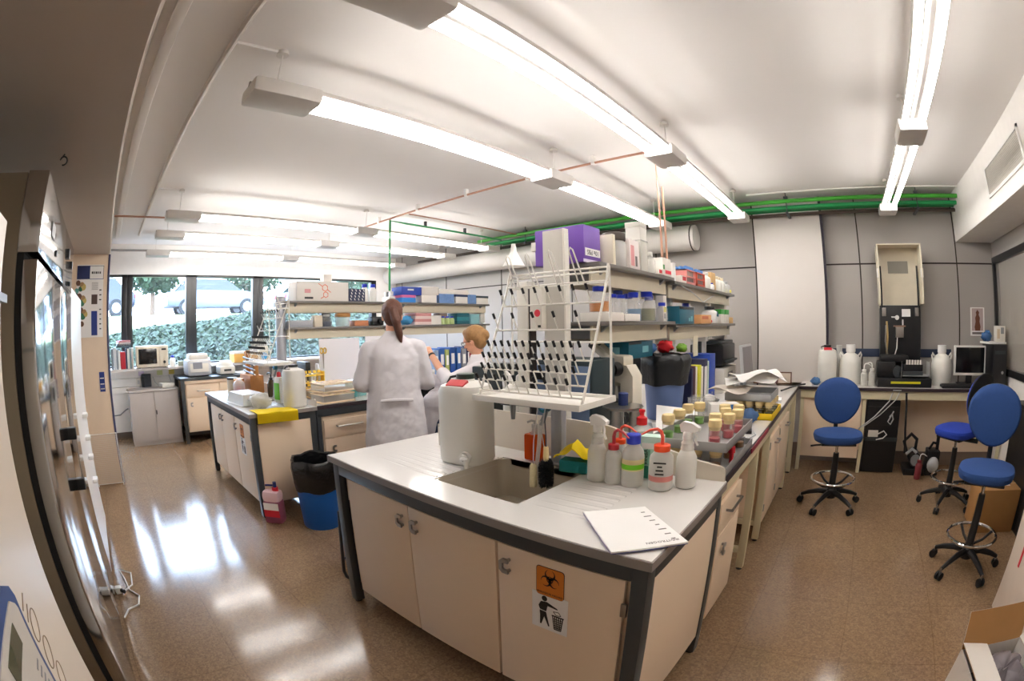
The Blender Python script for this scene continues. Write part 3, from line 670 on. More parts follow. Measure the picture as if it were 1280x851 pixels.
MB().bx(-4.25, -3.14, -.32, -.29, .06, 1.86, wplastic, .02).build('door', t)
MB().bx(-4.2, -3.2, -.95, -.33, 0, .05, dkgrey).build('plinth', t)
for z in (1.02, .86, .72, .55): MB().box((-3.68, -.268, z), (.10, .045, .03), wplastic, bev=.008).build('clip', t)
# plug and cord lying on the floor
b = MB().tube([(-2.98, -.30, .02), (-2.93, -.24, .015), (-3.02, -.16, .008), (-3.2, -.15, .008), (-3.28, -.24, .008), (-3.12, -.21, .012), (-2.96, -.19, .008), (-2.86, -.13, .008), (-2.75, -.15, .008), (-2.71, -.23, .008), (-2.62, -.27, .012)], .006, wplastic, seg=7)
b.box((-2.95, -.27, .025), (.05, .05, .045), wplastic, bev=.01).cyl((-2.93, -.25, .028), (-2.905, -.228, .028), .014, black)
tag(b.build('power_cable'), 'tangled white power cord with plug on the floor at the steel refrigerator', 'cord')
# poster on the pillar, grille at its foot
PXX = -5.444
t = thing('wall_chart', 'narrow chart with dark blue header and picture on the cream pillar', 'poster', (PXX, -.26, 1.9))
ink = M('sign_ink'); nb = M('chart_blue', '#263a86', .5)
MB().bx(-.001, .0, -.175, .165, -.34, .41, paper).build('sheet', t)
MB().bx(.0, .0015, -.175, -.01, .26, .40, M('header_navy', '#1f2c5c', .5)).build('header', t)
b = MB().bx(0, .001, -.01, .165, .395, .40, ink).bx(0, .001, .16, .165, .26, .40, ink).bx(0, .001, -.01, .165, .258, .263, nb)
for k in range(7): b.bx(0, .0012, .012+.017*k, .012+.017*k+(.010 if k % 3 else .014), .315, .338, ink)
b.bx(.0, .0008, -.01, .165, .255, .40, paper).build('title', t)
b = MB(); rr2 = random.Random(4)
for k in range(9):
    for j in range(3):
        if rr2.random() < .8: b.bx(0, .0012, .125+rr2.uniform(-.01, .01), .145, .14-.05*k, .147-.05*k+.004, ink)
for k in range(6): b.bx(0, .0012, .02, .10, .22-.014*k, .224-.014*k, M('print_grey', '#77706c', .6))
b.bx(.0, .0006, -.01, .16, -.34, .25, paper).build('print', t)
b = MB()
cols = ['#6b4a38', '#a8855a', '#c8b26a', '#2f6d54', '#5aa09a', '#d8d0c8', '#3e4a58']
for k in range(22):
    u = k/21; yy = -.155+.12*math.sin(k*.9)*.5+.05*u; z = .22-.42*u
    b.lathe([(.028+.014*rr2.random(), 0), (.0, .002)], M('chart_spot_%d' % (k % 7), cols[k % 7], .6), (.0, yy, z), 9, rot=(0, PI/2, 0))
b.build('picture', t)
b = MB().bx(0, .0014, .02, .095, -.32, -.07, nb).bx(0, .0014, .02, .095, .0, .10, M('chart_brown', '#51403c', .6)); b.build('panel', t)
tag(MB().bx(PXX-.002, PXX+.0, -.165, -.10, .995, 1.20, nb).bx(PXX-.002, PXX+.001, -.158, -.108, 1.13, 1.14, paper).bx(PXX-.002, PXX+.001, -.158, -.108, 1.07, 1.08, paper).bx(PXX-.002, PXX+.001, -.158, -.108, 1.02, 1.03, paper).build('wall_sticker'), 'small dark blue sticker low on the cream pillar', 'sticker')
b = MB(); gw = M('grille_white', '#d8d0c5', .5)
for k in range(26): b.tube([(-5.405, -.37, .04+.0205*k), (-5.405, -.03, .04+.0205*k)], .0016, gw, seg=5)
for k in range(18): b.tube([(-5.405, -.37+.02*k, .04), (-5.405, -.37+.02*k, .55)], .0016, gw, seg=5)
b.tube([(-5.405, -.37, .02), (-5.405, -.03, .02), (-5.405, -.03, .56), (-5.405, -.37, .56)], .007, wplastic, closed=True)
for y in (-.36, -.04): b.tube([(-5.405, y, .02), (-5.38, y, .0)], .005, wplastic)
tag(b.build('wire_grille'), 'white wire grille standing on the floor against the cream pillar', 'grille')
# ------------------------------------------------------------------ drying rack above a sink
def drying_rack(loc, label):
    t = thing('drying_rack', label, 'drying rack', loc, 0, 'pegged drying racks over the sinks')
    HX = .268; z0 = .03
    b = MB().bx(-.275, .275, -.235, .05, 0, .012, wirewhite, .004)
    for q in ((-.275, .275, -.24, -.23), (-.275, .275, .045, .055)): b.bx(*q, 0, .026, wirewhite, .003)
    for q in ((-.28, -.27, -.24, .055), (.27, .28, -.24, .055)): b.bx(*q, 0, .026, wirewhite, .003)
    b.build('drip_tray', t)
    top = .565; yb, yf = .03, -.20
    fy = lambda z: yb+(yf-yb)*(top-z)/(top-.05)
    b = MB()
    for s in (-1, 1):
        b.tube([(s*HX, yb, z0), (s*HX, yb, top), (s*HX, yb-.008, top+.012), (s*HX, fy(.5), .5), (s*HX, yf-.01, .0)], .0055, wirewhite)
    for z in (top, .545): b.tube([(-HX, fy(z), z), (HX, fy(z), z)], .0045, wirewhite)
    b.tube([(-HX, yb, .25), (HX, yb, .25)], .004, wirewhite); b.tube([(-HX, yb, .5), (HX, yb, .5)], .004, wirewhite)
    b.build('wire_frame', t)
    rows = [(.415, 8), (.305, 5), (.185, 13), (.135, 14), (.09, 13), (.045, 10)]
    for z, n in rows:
        MB().tube([(-HX, fy(z), z), (HX, fy(z), z)], .0038, wirewhite).build('cross_bar', t)
    MB().tube([(-HX, fy(.505), .505), (HX, fy(.505), .505)], .0038, wirewhite).build('cross_bar', t)
    dv = Vector((-.006, -.030, .070))
    pm = None
    for z, n in rows:
        for k in range(n):
            x = -HX+.02+(2*HX-.04)*(k+.5*(n == 13)*.6)/(n-.5)
            if pm is None:
                pm = MB().tube([(0, 0, 0), dv], .0032, wirewhite, seg=6).cyl(dv*.76, dv*1.10, .0060, blackrub, seg=7).build('peg', t)
                o = pm
            else:
                o = pm.copy(); COL.objects.link(o); o.parent = t
            o.location = (x, fy(z), z)
    for x in (-.20, -.09, .04, .15):
        MB().tube([(x-.018, fy(.50), .50), (x-.03, fy(.5)-.05, .635), (x-.02, fy(.5)-.055, .65), (x-.01, fy(.5)-.052, .64), (x+.012, fy(.50), .50)], .0035, wirewhite, seg=6).build('hook', t)
    return t
RK = drying_rack((-1.215, 1.72, 1.225), 'big white wire drying rack with black-tipped pegs over the near sink')
dup(RK, (-4.25, 1.64, 1.255), label='smaller-looking white drying rack over the far sink, before the windows')
def rack_stand(x, y, z1, label):
    t = thing('rack_stand', label, 'stand', (x, y, .9), 0, 'drying rack stands')
    MB().bx(-.03, .03, -.02, .02, .0, z1-.909, M('post_bluegrey'), .004).bx(-.06, .06, -.045, .045, 0, .012, mgrey, .003).build('post', t)
    MB().cyl((-.26, 0, z1-.943), (.0, 0, z1-.943), .026, dkgrey, seg=14).cyl((-.34, 0, z1-.943), (-.26, 0, z1-.943), .031, dkgrey, seg=14).build('water_pipe', t)
    tp = MB().cyl((-.21, -.02, z1-.925), (-.21, -.06, z1-.93), .018, mgrey).tube([(-.21, -.06, z1-.92), (-.21, -.075, z1-.95), (-.21, -.075, z1-1.02)], .013, mgrey, radii=[.02, .016, .010]).build('tap', t)
    t2 = MB().cyl((.0, -.02, z1-.93), (.0, -.09, z1-.93), .018, mgrey).tube([(.0, -.08, z1-.93), (-.005, -.10, z1-.98), (-.02, -.11, z1-1.02)], .011, mgrey).build('tap', t)
    MB().cyl((.0, -.09, z1-.935), (.0, -.12, z1-.935), .027, M('knob_teal', '#1d6a78', .35), seg=18).cyl((.0, -.12, z1-.935), (.0, -.126, z1-.935), .013, M('knob_blue', '#2d8fd0', .3), seg=14).build('knob', t2)
    MB().tube([(-.02, -.11, z1-1.0), (-.025, -.115, z1-1.1), (-.035, -.12, z1-1.2), (-.045, -.125, z1-(1.27 if z1 < 1.24 else 1.225))], .0095, milky).build('hose', t2)
    return t
rack_stand(-1.235, 1.775, 1.225, 'grey post with taps holding up the near drying rack')
rack_stand(-4.25, 1.722, 1.255, 'grey post with taps holding up the far drying rack')
# ------------------------------------------------------------------ bottles: reusable shapes
def spray_bottle(loc, label, h, r, rz=0., body=milky):
    t = thing('spray_bottle', label, 'bottle', loc, rz, None)
    s = h/.27
    MB().lathe([(r*.9, 0), (r, .006), (r, .105*s), (r*.97, .125*s), (r*.70, .15*s), (r*.62, .155*s), (r*.66, .165*s), (r*.58, .175*s), (r*.62, .185*s), (r*.45, .195*s), (r*.42, .205*s)], body, seg=22).build('body', t)
    hd = MB().lathe([(r*.5, .203*s), (r*.5, .225*s), (r*.4, .232*s)], wplastic, seg=16)
    hd.prism([(-.028*s, .228*s), (.012*s, .228*s), (.05*s, .238*s), (.052*s, .252*s), (.02*s, .268*s), (-.02*s, .272*s), (-.036*s, .258*s)], .024*s, wplastic, Matrix.Translation((0, .012*s, 0)) @ Euler((PI/2, 0, 0)).to_matrix().to_4x4())
    h_ = hd.build('spray_head', t)
    MB().tube([(.028*s, 0, .236*s), (.036*s, 0, .215*s), (.034*s, 0, .198*s), (.046*s, 0, .178*s)], .005*s, wplastic).build('trigger', h_)
    return t
def wash_bottle(loc, label, h, r, capm, spoutm, side=1, rz=0., ink_col=None, body=milky):
    t = thing('wash_bottle', label, 'bottle', loc, rz, None)
    MB().lathe([(r*.85, 0), (r*.98, .006), (r, .02), (r, h*.66), (r*.96, h*.74), (r*.62, h*.84), (r*.60, h*.87)], body, seg=24).build('body', t)
    c = MB().lathe([(r*.66, h*.86), (r*.68, h*.87), (r*.68, h*.99), (r*.60, h), (.0, h)], capm, seg=24).build('cap', t)
    MB().tube([(0, 0, h*.98), (0, 0, h+.03), (side*.006, 0, h+.05), (side*.022, 0, h+.06), (side*.05, 0, h+.055), (side*.085, 0, h+.035)], .0065, spoutm, radii=[.0075, .0075, .007, .0065, .005, .003]).build('spout', c)
    if ink_col:
        MB().lathe([(r*1.004, h*.22), (r*1.004, h*.34)], ink_col, seg=24, caps=False).build('print', t)
    return t
def screw_bottle(loc, label, h, r, capm, body=glassy, liquid=None, group=None, cat='bottle', name='reagent_bottle', label_m=None):
    t = thing(name, label, cat, loc, 0, group)
    MB().lathe([(r*.95, 0), (r, .005), (r, h*.58), (r*.92, h*.68), (r*.52, h*.80), (r*.48, h*.84)], body, seg=18).build('body', t)
    if liquid: MB().lathe([(r*.9, .004), (r*.93, h*.1), (r*.93, h*.42), (.0, h*.421)], liquid, seg=18).build('liquid', t)
    MB().lathe([(r*.62, h*.82), (r*.64, h*.83), (r*.64, h*.985), (r*.58, h), (.0, h)], capm, seg=18).build('cap', t)
    if label_m: MB().lathe([(r*1.01, h*.15), (r*1.01, h*.45)], label_m, seg=18, caps=False).build('label_band', t)
    return t
def carton(loc, label, dx, dy, dz, m, rz=0., name='carton', cat='box', group=None, face=None, lid=None, bev=.002):
    """closed box, base at loc; face = (side, material, u0, u1, v0, v1) printed panels; lid = (material, height)"""
    t = thing(name, label, cat, loc, rz, group)
    MB().box((0, 0, dz/2), (dx, dy, dz), m, bev=bev).build('body', t)
    if lid: MB().box((0, 0, dz-lid[1]/2+.001), (dx+.004, dy+.004, lid[1]), lid[0], bev=bev).build('lid', t)
    for k, (sd, fm, u0, u1, v0, v1) in enumerate(face or []):
        b = MB()
        if sd == 'x': b.bx(dx/2, dx/2+.0012, -dy/2+u0*dy, -dy/2+u1*dy, v0*dz, v1*dz, fm)
        elif sd == 'y': b.bx(-dx/2+u0*dx, -dx/2+u1*dx, -dy/2-.0012, -dy/2, v0*dz, v1*dz, fm)
        elif sd == 'z': b.bx(-dx/2+u0*dx, -dx/2+u1*dx, -dy/2+v0*dy, -dy/2+v1*dy, dz, dz+.0012, fm)
        b.build('printed_panel', t)
    return t
def jerrycan(loc, label, w, d, h, capm, rz=0., body=hdpe, tap=False, strap=False, band=None):
    t = thing('carboy', label, 'carboy', loc, rz, None)
    def ring(z, sw, sd, n=28, e=3.2):
        out = []
        for k in range(n):
            a = 2*PI*k/n; c, s_ = math.cos(a), math.sin(a)
            out.append(Vector((sw/2*math.copysign(abs(c)**(2/e), c), sd/2*math.copysign(abs(s_)**(2/e), s_), z)))
        return out
    MB().loft([ring(0, w*.94, d*.94), ring(.012, w, d), ring(h*.80, w, d), ring(h*.87, w*.9, d*.9), ring(h*.91, w*.55, d*.55), ring(h*.92, .09, .09, e=2.2), ring(h*.945, .085, .085, e=2)], body).build('body', t)
    c = MB().lathe([(.042, h*.94), (.044, h*.945), (.044, h*.995), (.04, h), (.0, h)], capm, seg=20).build('cap', t)
    if strap: MB().tube([(-.044, 0, h*.97), (-.075, -.02, h*.955), (-.07, -.05, h*.90), (-.02, -.065, h*.885), (.03, -.055, h*.90)], .006, blackrub).build('strap', c)
    if band: MB().box((.0, -d*.30, h*.895), (w*.42, .05, .02), band, (.5, 0, 0), bev=.004).build('band', t)
    if tap:
        tp = MB().cyl((w*.30, -d*.42, .045), (w*.30, -d*.42-.05, .045), .02, hdpe).cyl((w*.30, -d*.42-.02, .045), (w*.30, -d*.42-.035, .045), .03, hdpe, seg=16).build('tap', t)
        MB().tube([(w*.30, -d*.42-.05, .045), (w*.36, -d*.42-.06, .05), (w*.42, -d*.42-.06, .05), (w*.42, -d*.42-.06, .01)], .012, hdpe).build('nozzle', tp)
    return t
# ------------------------------------------------------------------ around the near sink
spray_bottle((-.963, 1.667, .9), 'milky spray bottle standing beside the yellow sponge', .277, .041, -.2)
wash_bottle((-.884, 1.663, .9), 'slim wash bottle with dark red cap beside the milky spray bottle', .168, .034, capred, capred, 1, -.3)
wash_bottle((-.925, 1.80, .9), 'wash bottle with orange cap standing behind the blue-capped green-label bottle', .155, .035, caporange, tubeorange, 1, -.1)
t = screw_bottle((-.804, 1.682, .9), 'blue-capped clear bottle with bright green label near the sink', .213, .046, capblue, milky)
MB().lathe([(.0466, .068), (.0466, .115)], M('label_beige', '#cfbf8c', .6), seg=24, caps=False).build('label_band', t)
MB().lathe([(.0470, .074), (.0470, .095)], greenlab, seg=24, caps=False).build('label_strip', t)
t = carton((-.772, 1.80, .9), 'pale green carton standing behind the orange-capped wash bottle', .095, .06, .185, M('carton_mint', '#bfdccf', .5), .15, face=[('y', M('carton_teal', '#1f7a66', .5), .1, .45, .02, .32), ('y', paper, .1, .95, .72, .85), ('y', M('carton_green', '#7fb3a2', .5), .1, .5, .33, .7)])
text('VINBA', .024, ink, t, (-.018, -.0325, .098), (PI/2, -PI/2, 0))
t = wash_bottle((-.681, 1.688, .9), 'large wash bottle with orange cap and red print at the front', .182, .049, caporange, tubeorange, -1, .25, M('print_red', '#c87a72', .5))
b = MB()
for z, w_ in ((.115, .05), (.10, .02), (.085, .03), (.07, .035)): b.bx(-w_/2, w_/2, -.0505, -.0485, z, z+.006, ink)
b.build('marking', t)
spray_bottle((-.598, 1.756, .9), 'white spray bottle nearest the bench corner, before the grey trays', .264, .043, -.1, hdpe)
t = thing('squeeze_bottle', 'clear squeeze bottle with bright red nozzle behind the wash bottles', 'bottle', (-.925, 2.02, .9))
MB().lathe([(.05, 0), (.056, .01), (.056, .13), (.052, .155), (.022, .175), (.02, .18)], clearp, seg=22).build('body', t)
MB().lathe([(.026, .178), (.026, .212), (.018, .214), (.011, .222), (.012, .236), (.016, .24), (.014, .25), (0, .252)], capcrimson, seg=18).build('cap', t)
t = thing('soap_bottle', 'bottle of orange liquid soap behind the near sink', 'bottle', (-1.365, 1.765, .9))
MB().box((0, 0, .066), (.098, .055, .132), CLEAR('orange_clear', '#f08040', .5, .2, '#e0601e'), bev=.012).build('body', t)
MB().lathe([(.024, .130), (.016, .145), (.014, .165)], clearp, seg=16).build('neck', t)
MB().lathe([(.016, .162), (.016, .178), (.008, .18), (.007, .195), (0, .196)], clearp, seg=14).tube([(0, 0, .192), (-.012, -.01, .196), (-.03, -.02, .188)], .006, clearp).build('pump', t)
t = thing('yellow_sponge', 'yellow cloth lying on a blue-green sponge behind the sink', 'sponge', (-1.105, 1.72, .9), .2)
MB().box((0, 0, .028), (.13, .075, .056), M('sponge_teal', '#1d7f84', .9, bump=.3, bscale=90), bev=.008).build('sponge', t)
def cl(u, v):
    x = -.085+.17*u; y = -.05+.10*v; return Vector((x, y, .068+.075*max(0, 1-abs(u-.5)*1.9)*(.6+.4*math.sin(v*3.1))+.006*math.sin(u*14+v*9)))
MB().sheet(cl, 18, 12, yellowcloth, .006).build('cloth', t)
t = thing('bottle_brush', 'black bristle bottle brush hanging from the near drying rack tray', 'brush', (-1.105, 1.50, .905))
MB().tube([(.0, 0, .11), (.0, 0, .2), (-.012, .01, .26), (-.008, .02, .317)], .0025, dkgrey, seg=6).tube([(-.0, 0, .11), (-.022, 0, .22), (-.016, .02, .317)], .002, steel, seg=6).build('wire_handle', t)
b = MB(); q2 = random.Random(9)
for k in range(1700):
    z = q2.uniform(-.01, .105); a = q2.uniform(0, 2*PI); r = .033*(1-.35*((z-.045)/.06)**4)
    p1 = Vector((math.cos(a)*r, math.sin(a)*r, z+q2.uniform(-.008, .008))); d_ = p1.cross(Vector((0, 0, 1))).normalized()*.0018
    f = [b.bm.verts.new(v) for v in ((0, 0, z), p1-d_, p1+d_)]; b.bm.faces.new(f).material_index = b.mi(blackrub)
b.build('bristle', t, smooth=False)
MB().lathe([(.010, .10), (.012, .12), (.010, .16)], cork, seg=10).build('collar', t)
t = thing('bottle_brush', 'cream sponge-headed bottle brush hanging beside the black bristle brush', 'brush', (-1.155, 1.48, .89))
MB().lathe([(.014, 0), (.016, .01), (.015, .09), (.008, .10)], M('foam_cream', '#d5caa0', .9, bump=.3, bscale=120), seg=14).build('sponge_head', t)
MB().tube([(0, 0, .095), (.004, .0, .2), (.01, .02, .333)], .0022, steel, seg=6).build('wire_handle', t)
jerrycan((-1.632, 1.575, .9), 'big milky carboy with tap and dark green cap beside the near sink', .245, .22, .425, M('cap_dark_green', '#28392f', .4), .15, tap=True, strap=True, band=M('band_red', '#d0474a', .5))
carton((-1.93, 1.72, .9), 'small white pack with red print behind the big milky carboy', .10, .06, .10, cardw, .5, face=[('x', redp, .2, .8, .3, .75), ('y', redp, .2, .8, .3, .7)])
# notepad: four measured corners on the worktop
c4 = [Vector(v) for v in ((-0.807, 1.311, 0.902), (-0.641, 1.458, 0.902), (-0.398, 1.251, 0.902), (-0.571, 1.087, 0.902))]
t = thing('notepad', 'white printed notepad with blue backing on the near worktop corner', 'notepad', (0, 0, .9045))
def quad_slab(pts, z0, z1, m):
    b = MB(); lo = [b.bm.verts.new((p.x, p.y, z0)) for p in pts]; hi = [b.bm.verts.new((p.x, p.y, z1)) for p in pts]; i = b.mi(m)
    b.bm.faces.new(lo[::-1]).material_index = i; b.bm.faces.new(hi).material_index = i
    for k in range(4): b.bm.faces.new((lo[k], lo[(k+1) % 4], hi[(k+1) % 4], hi[k])).material_index = i
    return b
quad_slab(c4, .001, .003, M('pad_blue', '#2330a0', .5)).build('backing', t)
quad_slab(c4, .003, .009, paper).build('pages', t)
mid = (c4[2]+c4[3])/2; dr = (c4[2]-c4[3]).normalized(); up = (c4[0]-c4[3]).normalized(); ang = math.atan2(-dr.y, -dr.x)
pos = c4[2]*.70+c4[3]*.30+up*.028
text('INVITROGEN', .018, M('print_grey'), t, (pos.x, pos.y, .0092), (0, 0, ang))
b = MB(); ed = (c4[1]-c4[2]); el = ed.length; ed.normalize(); inn = (c4[3]-c4[2]).normalized()
for k in range(7):
    p_ = c4[2]+ed*el*(.12+.12*k)+inn*.03; b.box((p_.x, p_.y, .0094), (.014+.006*(k % 3), .006, .0005), M('print_grey'), (0, 0, ang))
b.build('print', t)
# ------------------------------------------------------------------ near dry bench
def tray(loc, label, x0, x1, y0, y1, h, m, group=None, name='tray', z0=0.):
    t = thing(name, label, 'tray', loc, 0, group); w_ = .006
    MB().bx(x0, x1, y0, y1, 0, .006, m).build('floor_plate', t)
    MB().bx(x0, x1, y0, y0+w_, 0, h, m, .002).bx(x0, x1, y1-w_, y1, 0, h, m, .002).bx(x0, x0+w_, y0, y1, 0, h, m, .002).bx(x1-w_, x1, y0, y1, 0, h, m, .002).build('rim', t)
    return t
trm = M('tray_grey', '#a8a7a6', .35, .3)
tray((0, 0, .901), 'lower grey metal tray of foam-stoppered tubes behind the upstand', -.86, -.472, 1.93, 2.50, .04, trm)
tray((0, 0, 1.008), 'upper grey metal tray stacked on tubes behind the upstand', -.85, -.477, 1.93, 2.49, .042, trm)
def culture_tube(loc, label, h, r, liquid, group, tilt=0.):
    t = thing('culture_tube', label, 'tube', loc, 0, group)
    MB().lathe([(r*.9, 0), (r, .004), (r, h*.72)], glassy, seg=14).build('glass', t)
    MB().lathe([(r*.86, .003), (r*.9, h*.30), (.0, h*.301)], liquid, seg=14).build('liquid', t)
    MB().lathe([(r*.92, h*.60), (r*.98, h*.72), (r*1.08, h*.74), (r*1.12, h*.90), (r*1.0, h), (0, h)], cork, seg=14).build('stopper', t)
    return t
redl = M('culture_red', '#c4525c', .3); grnl = M('culture_green', '#6fae3c', .3)
R0 = culture_tube((-.56, 2.02, 1.015), 'stoppered tube with red culture in the upper grey tray', .115, .029, redl, 'red culture tubes in the upper tray')
for x, y in ((-.535, 2.18), (-.60, 2.16), (-.52, 2.30), (-.59, 2.32), (-.545, 2.43), (-.62, 2.42)): dup(R0, (x, y, 1.015))
G0 = culture_tube((-.805, 2.06, 1.015), 'stoppered tube with green culture in the upper grey tray', .115, .029, grnl, 'green culture tubes in the upper tray')
for x, y in ((-.80, 2.20), (-.81, 2.36), (-.77, 2.44)): dup(G0, (x, y, 1.015))
A0 = culture_tube((-.54, 1.99, .9115), 'stoppered tube squeezed between the two grey trays', .098, .028, M('culture_amber', '#a06c3a', .3), 'tubes in the lower tray')
for x, y in ((-.63, 1.97), (-.72, 1.97), (-.53, 2.2), (-.8, 1.98), (-.62, 2.3), (-.8, 2.4), (-.53, 2.42)): dup(A0, (x, y, .9115))
B0 = thing('red_stopper', 'red cap sticking out of the lower grey tray', 'cap', (-.495, 2.11, .9115)); MB().lathe([(.01, 0), (.011, .05), (.018, .052), (.018, .08), (0, .081)], redp, seg=12).build('body', B0)
# steel stand with blue knob
t = thing('steel_rotor_stand', 'round steel stand with blue knob behind the spray bottles', 'stand', (-1.09, 2.145, .9))
MB().lathe([(.096, 0), (.10, .008), (.10, .022), (.09, .028)], steel, seg=28).build('base_plate', t)
for a in (20, 140, 260): MB().cyl((.058*math.cos(math.radians(a)), .058*math.sin(math.radians(a)), .025), (.058*math.cos(math.radians(a)), .058*math.sin(math.radians(a)), .225), .028, M('satin_steel', '#b9b7b4', .3, .9), seg=18).build('column', t)
MB().lathe([(.10, .222), (.105, .228), (.105, .236), (.08, .24)], steel, seg=28).build('top_plate', t)
MB().lathe([(.026, .238), (.026, .30), (.02, .304), (0, .304)], M('knob_navy', '#22366f', .4), seg=18).build('knob', t)
# white sheets in front of the bucket
t = thing('paper_pile', 'large white papers lying in front of the dark blue bucket', 'paper', (-1.0, 2.72, .901), .40)
rq = random.Random(2)
for k in range(4): MB().box((rq.uniform(-.02, .02), rq.uniform(-.02, .02), .003+.005*k), (.27, .36, .004), paper, (0, 0, rq.uniform(-.15, .15))).build('sheet', t)
def curl(u, v): x = -.135+.27*u; y = -.18+.36*v; return Vector((x, y, .024+.18*max(0, v-.35)**1.3*(1-.3*u)))
MB().sheet(curl, 6, 12, paper, .001).build('sheet', t)
# microscope
t = thing('microscope', 'cream laboratory microscope standing under the near shelves', 'microscope', (-1.25, 2.41, .9), -PI/2-.1)
cm = M('microscope_cream', '#d9d2c2', .35)
MB().box((0, .03, .025), (.19, .26, .05), cm, bev=.015).build('base', t)
MB().prism([(-.02, .05), (.06, .05), (.06, .36), (.02, .42), (-.09, .42), (-.09, .34), (-.02, .32)], .10, cm, Matrix(((0, 0, 1, -.05), (1, 0, 0, .06), (0, 1, 0, 0), (0, 0, 0, 1)))).build('arm', t)
MB().box((0, -.02, .20), (.17, .15, .022), dkgrey, bev=.004).build('stage', t)
n = MB().lathe([(.036, .30), (.05, .32), (.05, .345)], cm, (0, -.02, 0), 18).build('nosepiece', t)
for a in (0, 90, 180, 270): MB().cyl((.028*math.cos(math.radians(a)), -.02+.028*math.sin(math.radians(a)), .31), (.04*math.cos(math.radians(a)), -.02+.04*math.sin(math.radians(a)), .245), .013, steel, seg=12).build('objective', n)
h = MB().box((0, -.01, .44), (.11, .15, .07), cm, bev=.02).build('head', t)
for s in (-.032, .032): MB().cyl((s, -.06, .455), (s*1.1, -.15, .52), .021, cm, seg=14).cyl((s*1.1, -.15, .52), (s*1.1, -.175, .535), .023, black, seg=14).build('eyepiece', h)
for s in (-.075, .075): MB().cyl((s*.7, .07, .13), (s*1.35, .07, .13), .036, black, seg=18).build('focus_knob', t)
MB().cyl((.05, .02, .40), (.115, .02, .40), .04, black, seg=20).cyl((.115, .02, .40), (.125, .02, .40), .028, dkgrey, seg=20).build('lamp_knob', t)
# instruments under the shelves
t = thing('incubator_box', 'dark teal instrument box with blue-lit front directly behind the service column', 'instrument', (-1.39, 2.15, .9))
MB().box((0, 0, .235), (.37, .24, .47), M('slate_teal', '#2c3b41', .4), bev=.008).build('body', t)
MB().box((0, -.122, .24), (.34, .008, .40), M('slate_blue_lit', '#6c81a3', .35), bev=.003).build('front_panel', t)  # bluish light on the front is put into its colour
MB().box((-.13, -.127, .38), (.06, .006, .04), black).build('display', t)
t = thing('black_instrument', 'black instrument box seen through the left half of the near drying rack', 'instrument', (-2.0, 2.30, .9), .1)
MB().box((0, 0, .20), (.30, .34, .40), M('near_black_green', '#1a2220', .4), bev=.01).build('body', t)
MB().box((0, -.172, .27), (.24, .008, .12), dkgrey, bev=.003).build('front_panel', t)
for k in range(3): MB().cyl((-.08+.08*k, -.175, .12), (-.08+.08*k, -.195, .12), .016, lgrey, seg=14).build('knob', t)
t = thing('white_jug', 'white jug with two looped handles behind the near drying rack', 'jug', (-1.73, 2.05, .9))
MB().lathe([(.06, 0), (.065, .01), (.065, .25), (.05, .30), (.03, .32)], hdpe, seg=20).build('body', t)
for s in (-1, 1): MB().tube([(s*.02, 0, .30), (s*.03, 0, .365), (s*.055, 0, .385), (s*.075, 0, .35), (s*.07, 0, .28)], .012, wplastic).build('handle', t)
t = thing('pipette_holder', 'slim white box with red round logo clipped to the service column', 'holder', (-1.428, 1.892, 1.63))
MB().box((0, 0, .0), (.075, .05, .21), offwhite, bev=.006).build('body', t)
MB().cyl((.01, -.0255, -.02), (.01, -.0265, -.02), .018, M('logo_red', '#d83848', .5), seg=20).build('logo', t)
MB().box((.022, -.026, -.085), (.016, .003, .012), black).build('button', t)
tag(MB().lathe([(.055, 0), (.05, .008), (.022, .06), (.014, .075), (.012, .095), (.010, .11)], wplastic, (-1.452, 1.735, 1.832), 22).build('plastic_funnel'), 'white plastic funnel upturned on the top corner of the near drying rack', 'funnel')
t = thing('control_unit', 'tall cream and black control unit between microscope and blue bucket', 'instrument', (-1.35, 2.62, .9))
MB().box((0, 0, .22), (.20, .17, .44), black, bev=.008).build('body', t)
MB().box((.0, -.092, .22), (.18, .014, .42), offwhite, bev=.003).build('front_panel', t)
MB().box((.102, -.03, .3), (.008, .08, .05), lgrey, bev=.003).build('display', t)
t = carton((-1.345, 2.70, 1.342), 'dark teal glove carton lying on the cream and black control unit', .20, .36, .10, teal, .0, face=[('x', M('teal_pale', '#79b3bd', .5), .55, .8, .3, .7), ('x', black, .02, .5, .84, .98), ('y', M('teal_pale'), .3, .7, .3, .7)])
# blue bucket with a black bag
t = thing('waste_bucket', 'blue bucket lined with a dark bag under the near shelves', 'bucket', (-1.23, 3.06, .9))
MB().lathe([(.118, 0), (.122, .006), (.150, .36), (.156, .36), (.156, .375), (.145, .375), (.12, .02), (.0, .02)], M('bucket_blue', '#5c72a2', .45), seg=32, caps=False).build('body', t)
b = MB(); nseg = 48
def bagring(z, r, j): return [Vector(((r+j*math.sin(7*a)+j*.7*math.sin(17*a+z*40))*math.cos(a), (r+j*math.sin(7*a)+j*.7*math.sin(17*a+z*40))*math.sin(a), z+.006*math.sin(5*a))) for a in [2*PI*k/nseg for k in range(nseg)]]
b.loft([bagring(.24, .158, .004), bagring(.30, .166, .006), bagring(.365, .178, .007), bagring(.40, .182, .006), bagring(.43, .168, .008), bagring(.44, .15, .01), bagring(.42, .13, .01), bagring(.33, .11, .01)], M('bag_black', '#101317', .4, bump=.3, bscale=40), caps=True)
b.build('bin_bag', t)
def crumple(loc, label, r, m, name, cat, seed, zs=.7):
    q = random.Random(seed); b = MB(); b.ball((0, 0, r*zs), (r, r*.9, r*zs), m, 16)
    for v in b.bm.verts: v.co += v.normal*q.uniform(-.22, .22)*r if v.normal.length else Vector((0, 0, 0))
    for v in b.bm.verts: v.co.z = max(v.co.z, 0)
    return tag(b.build(name, None, loc, ang=80), label, cat)
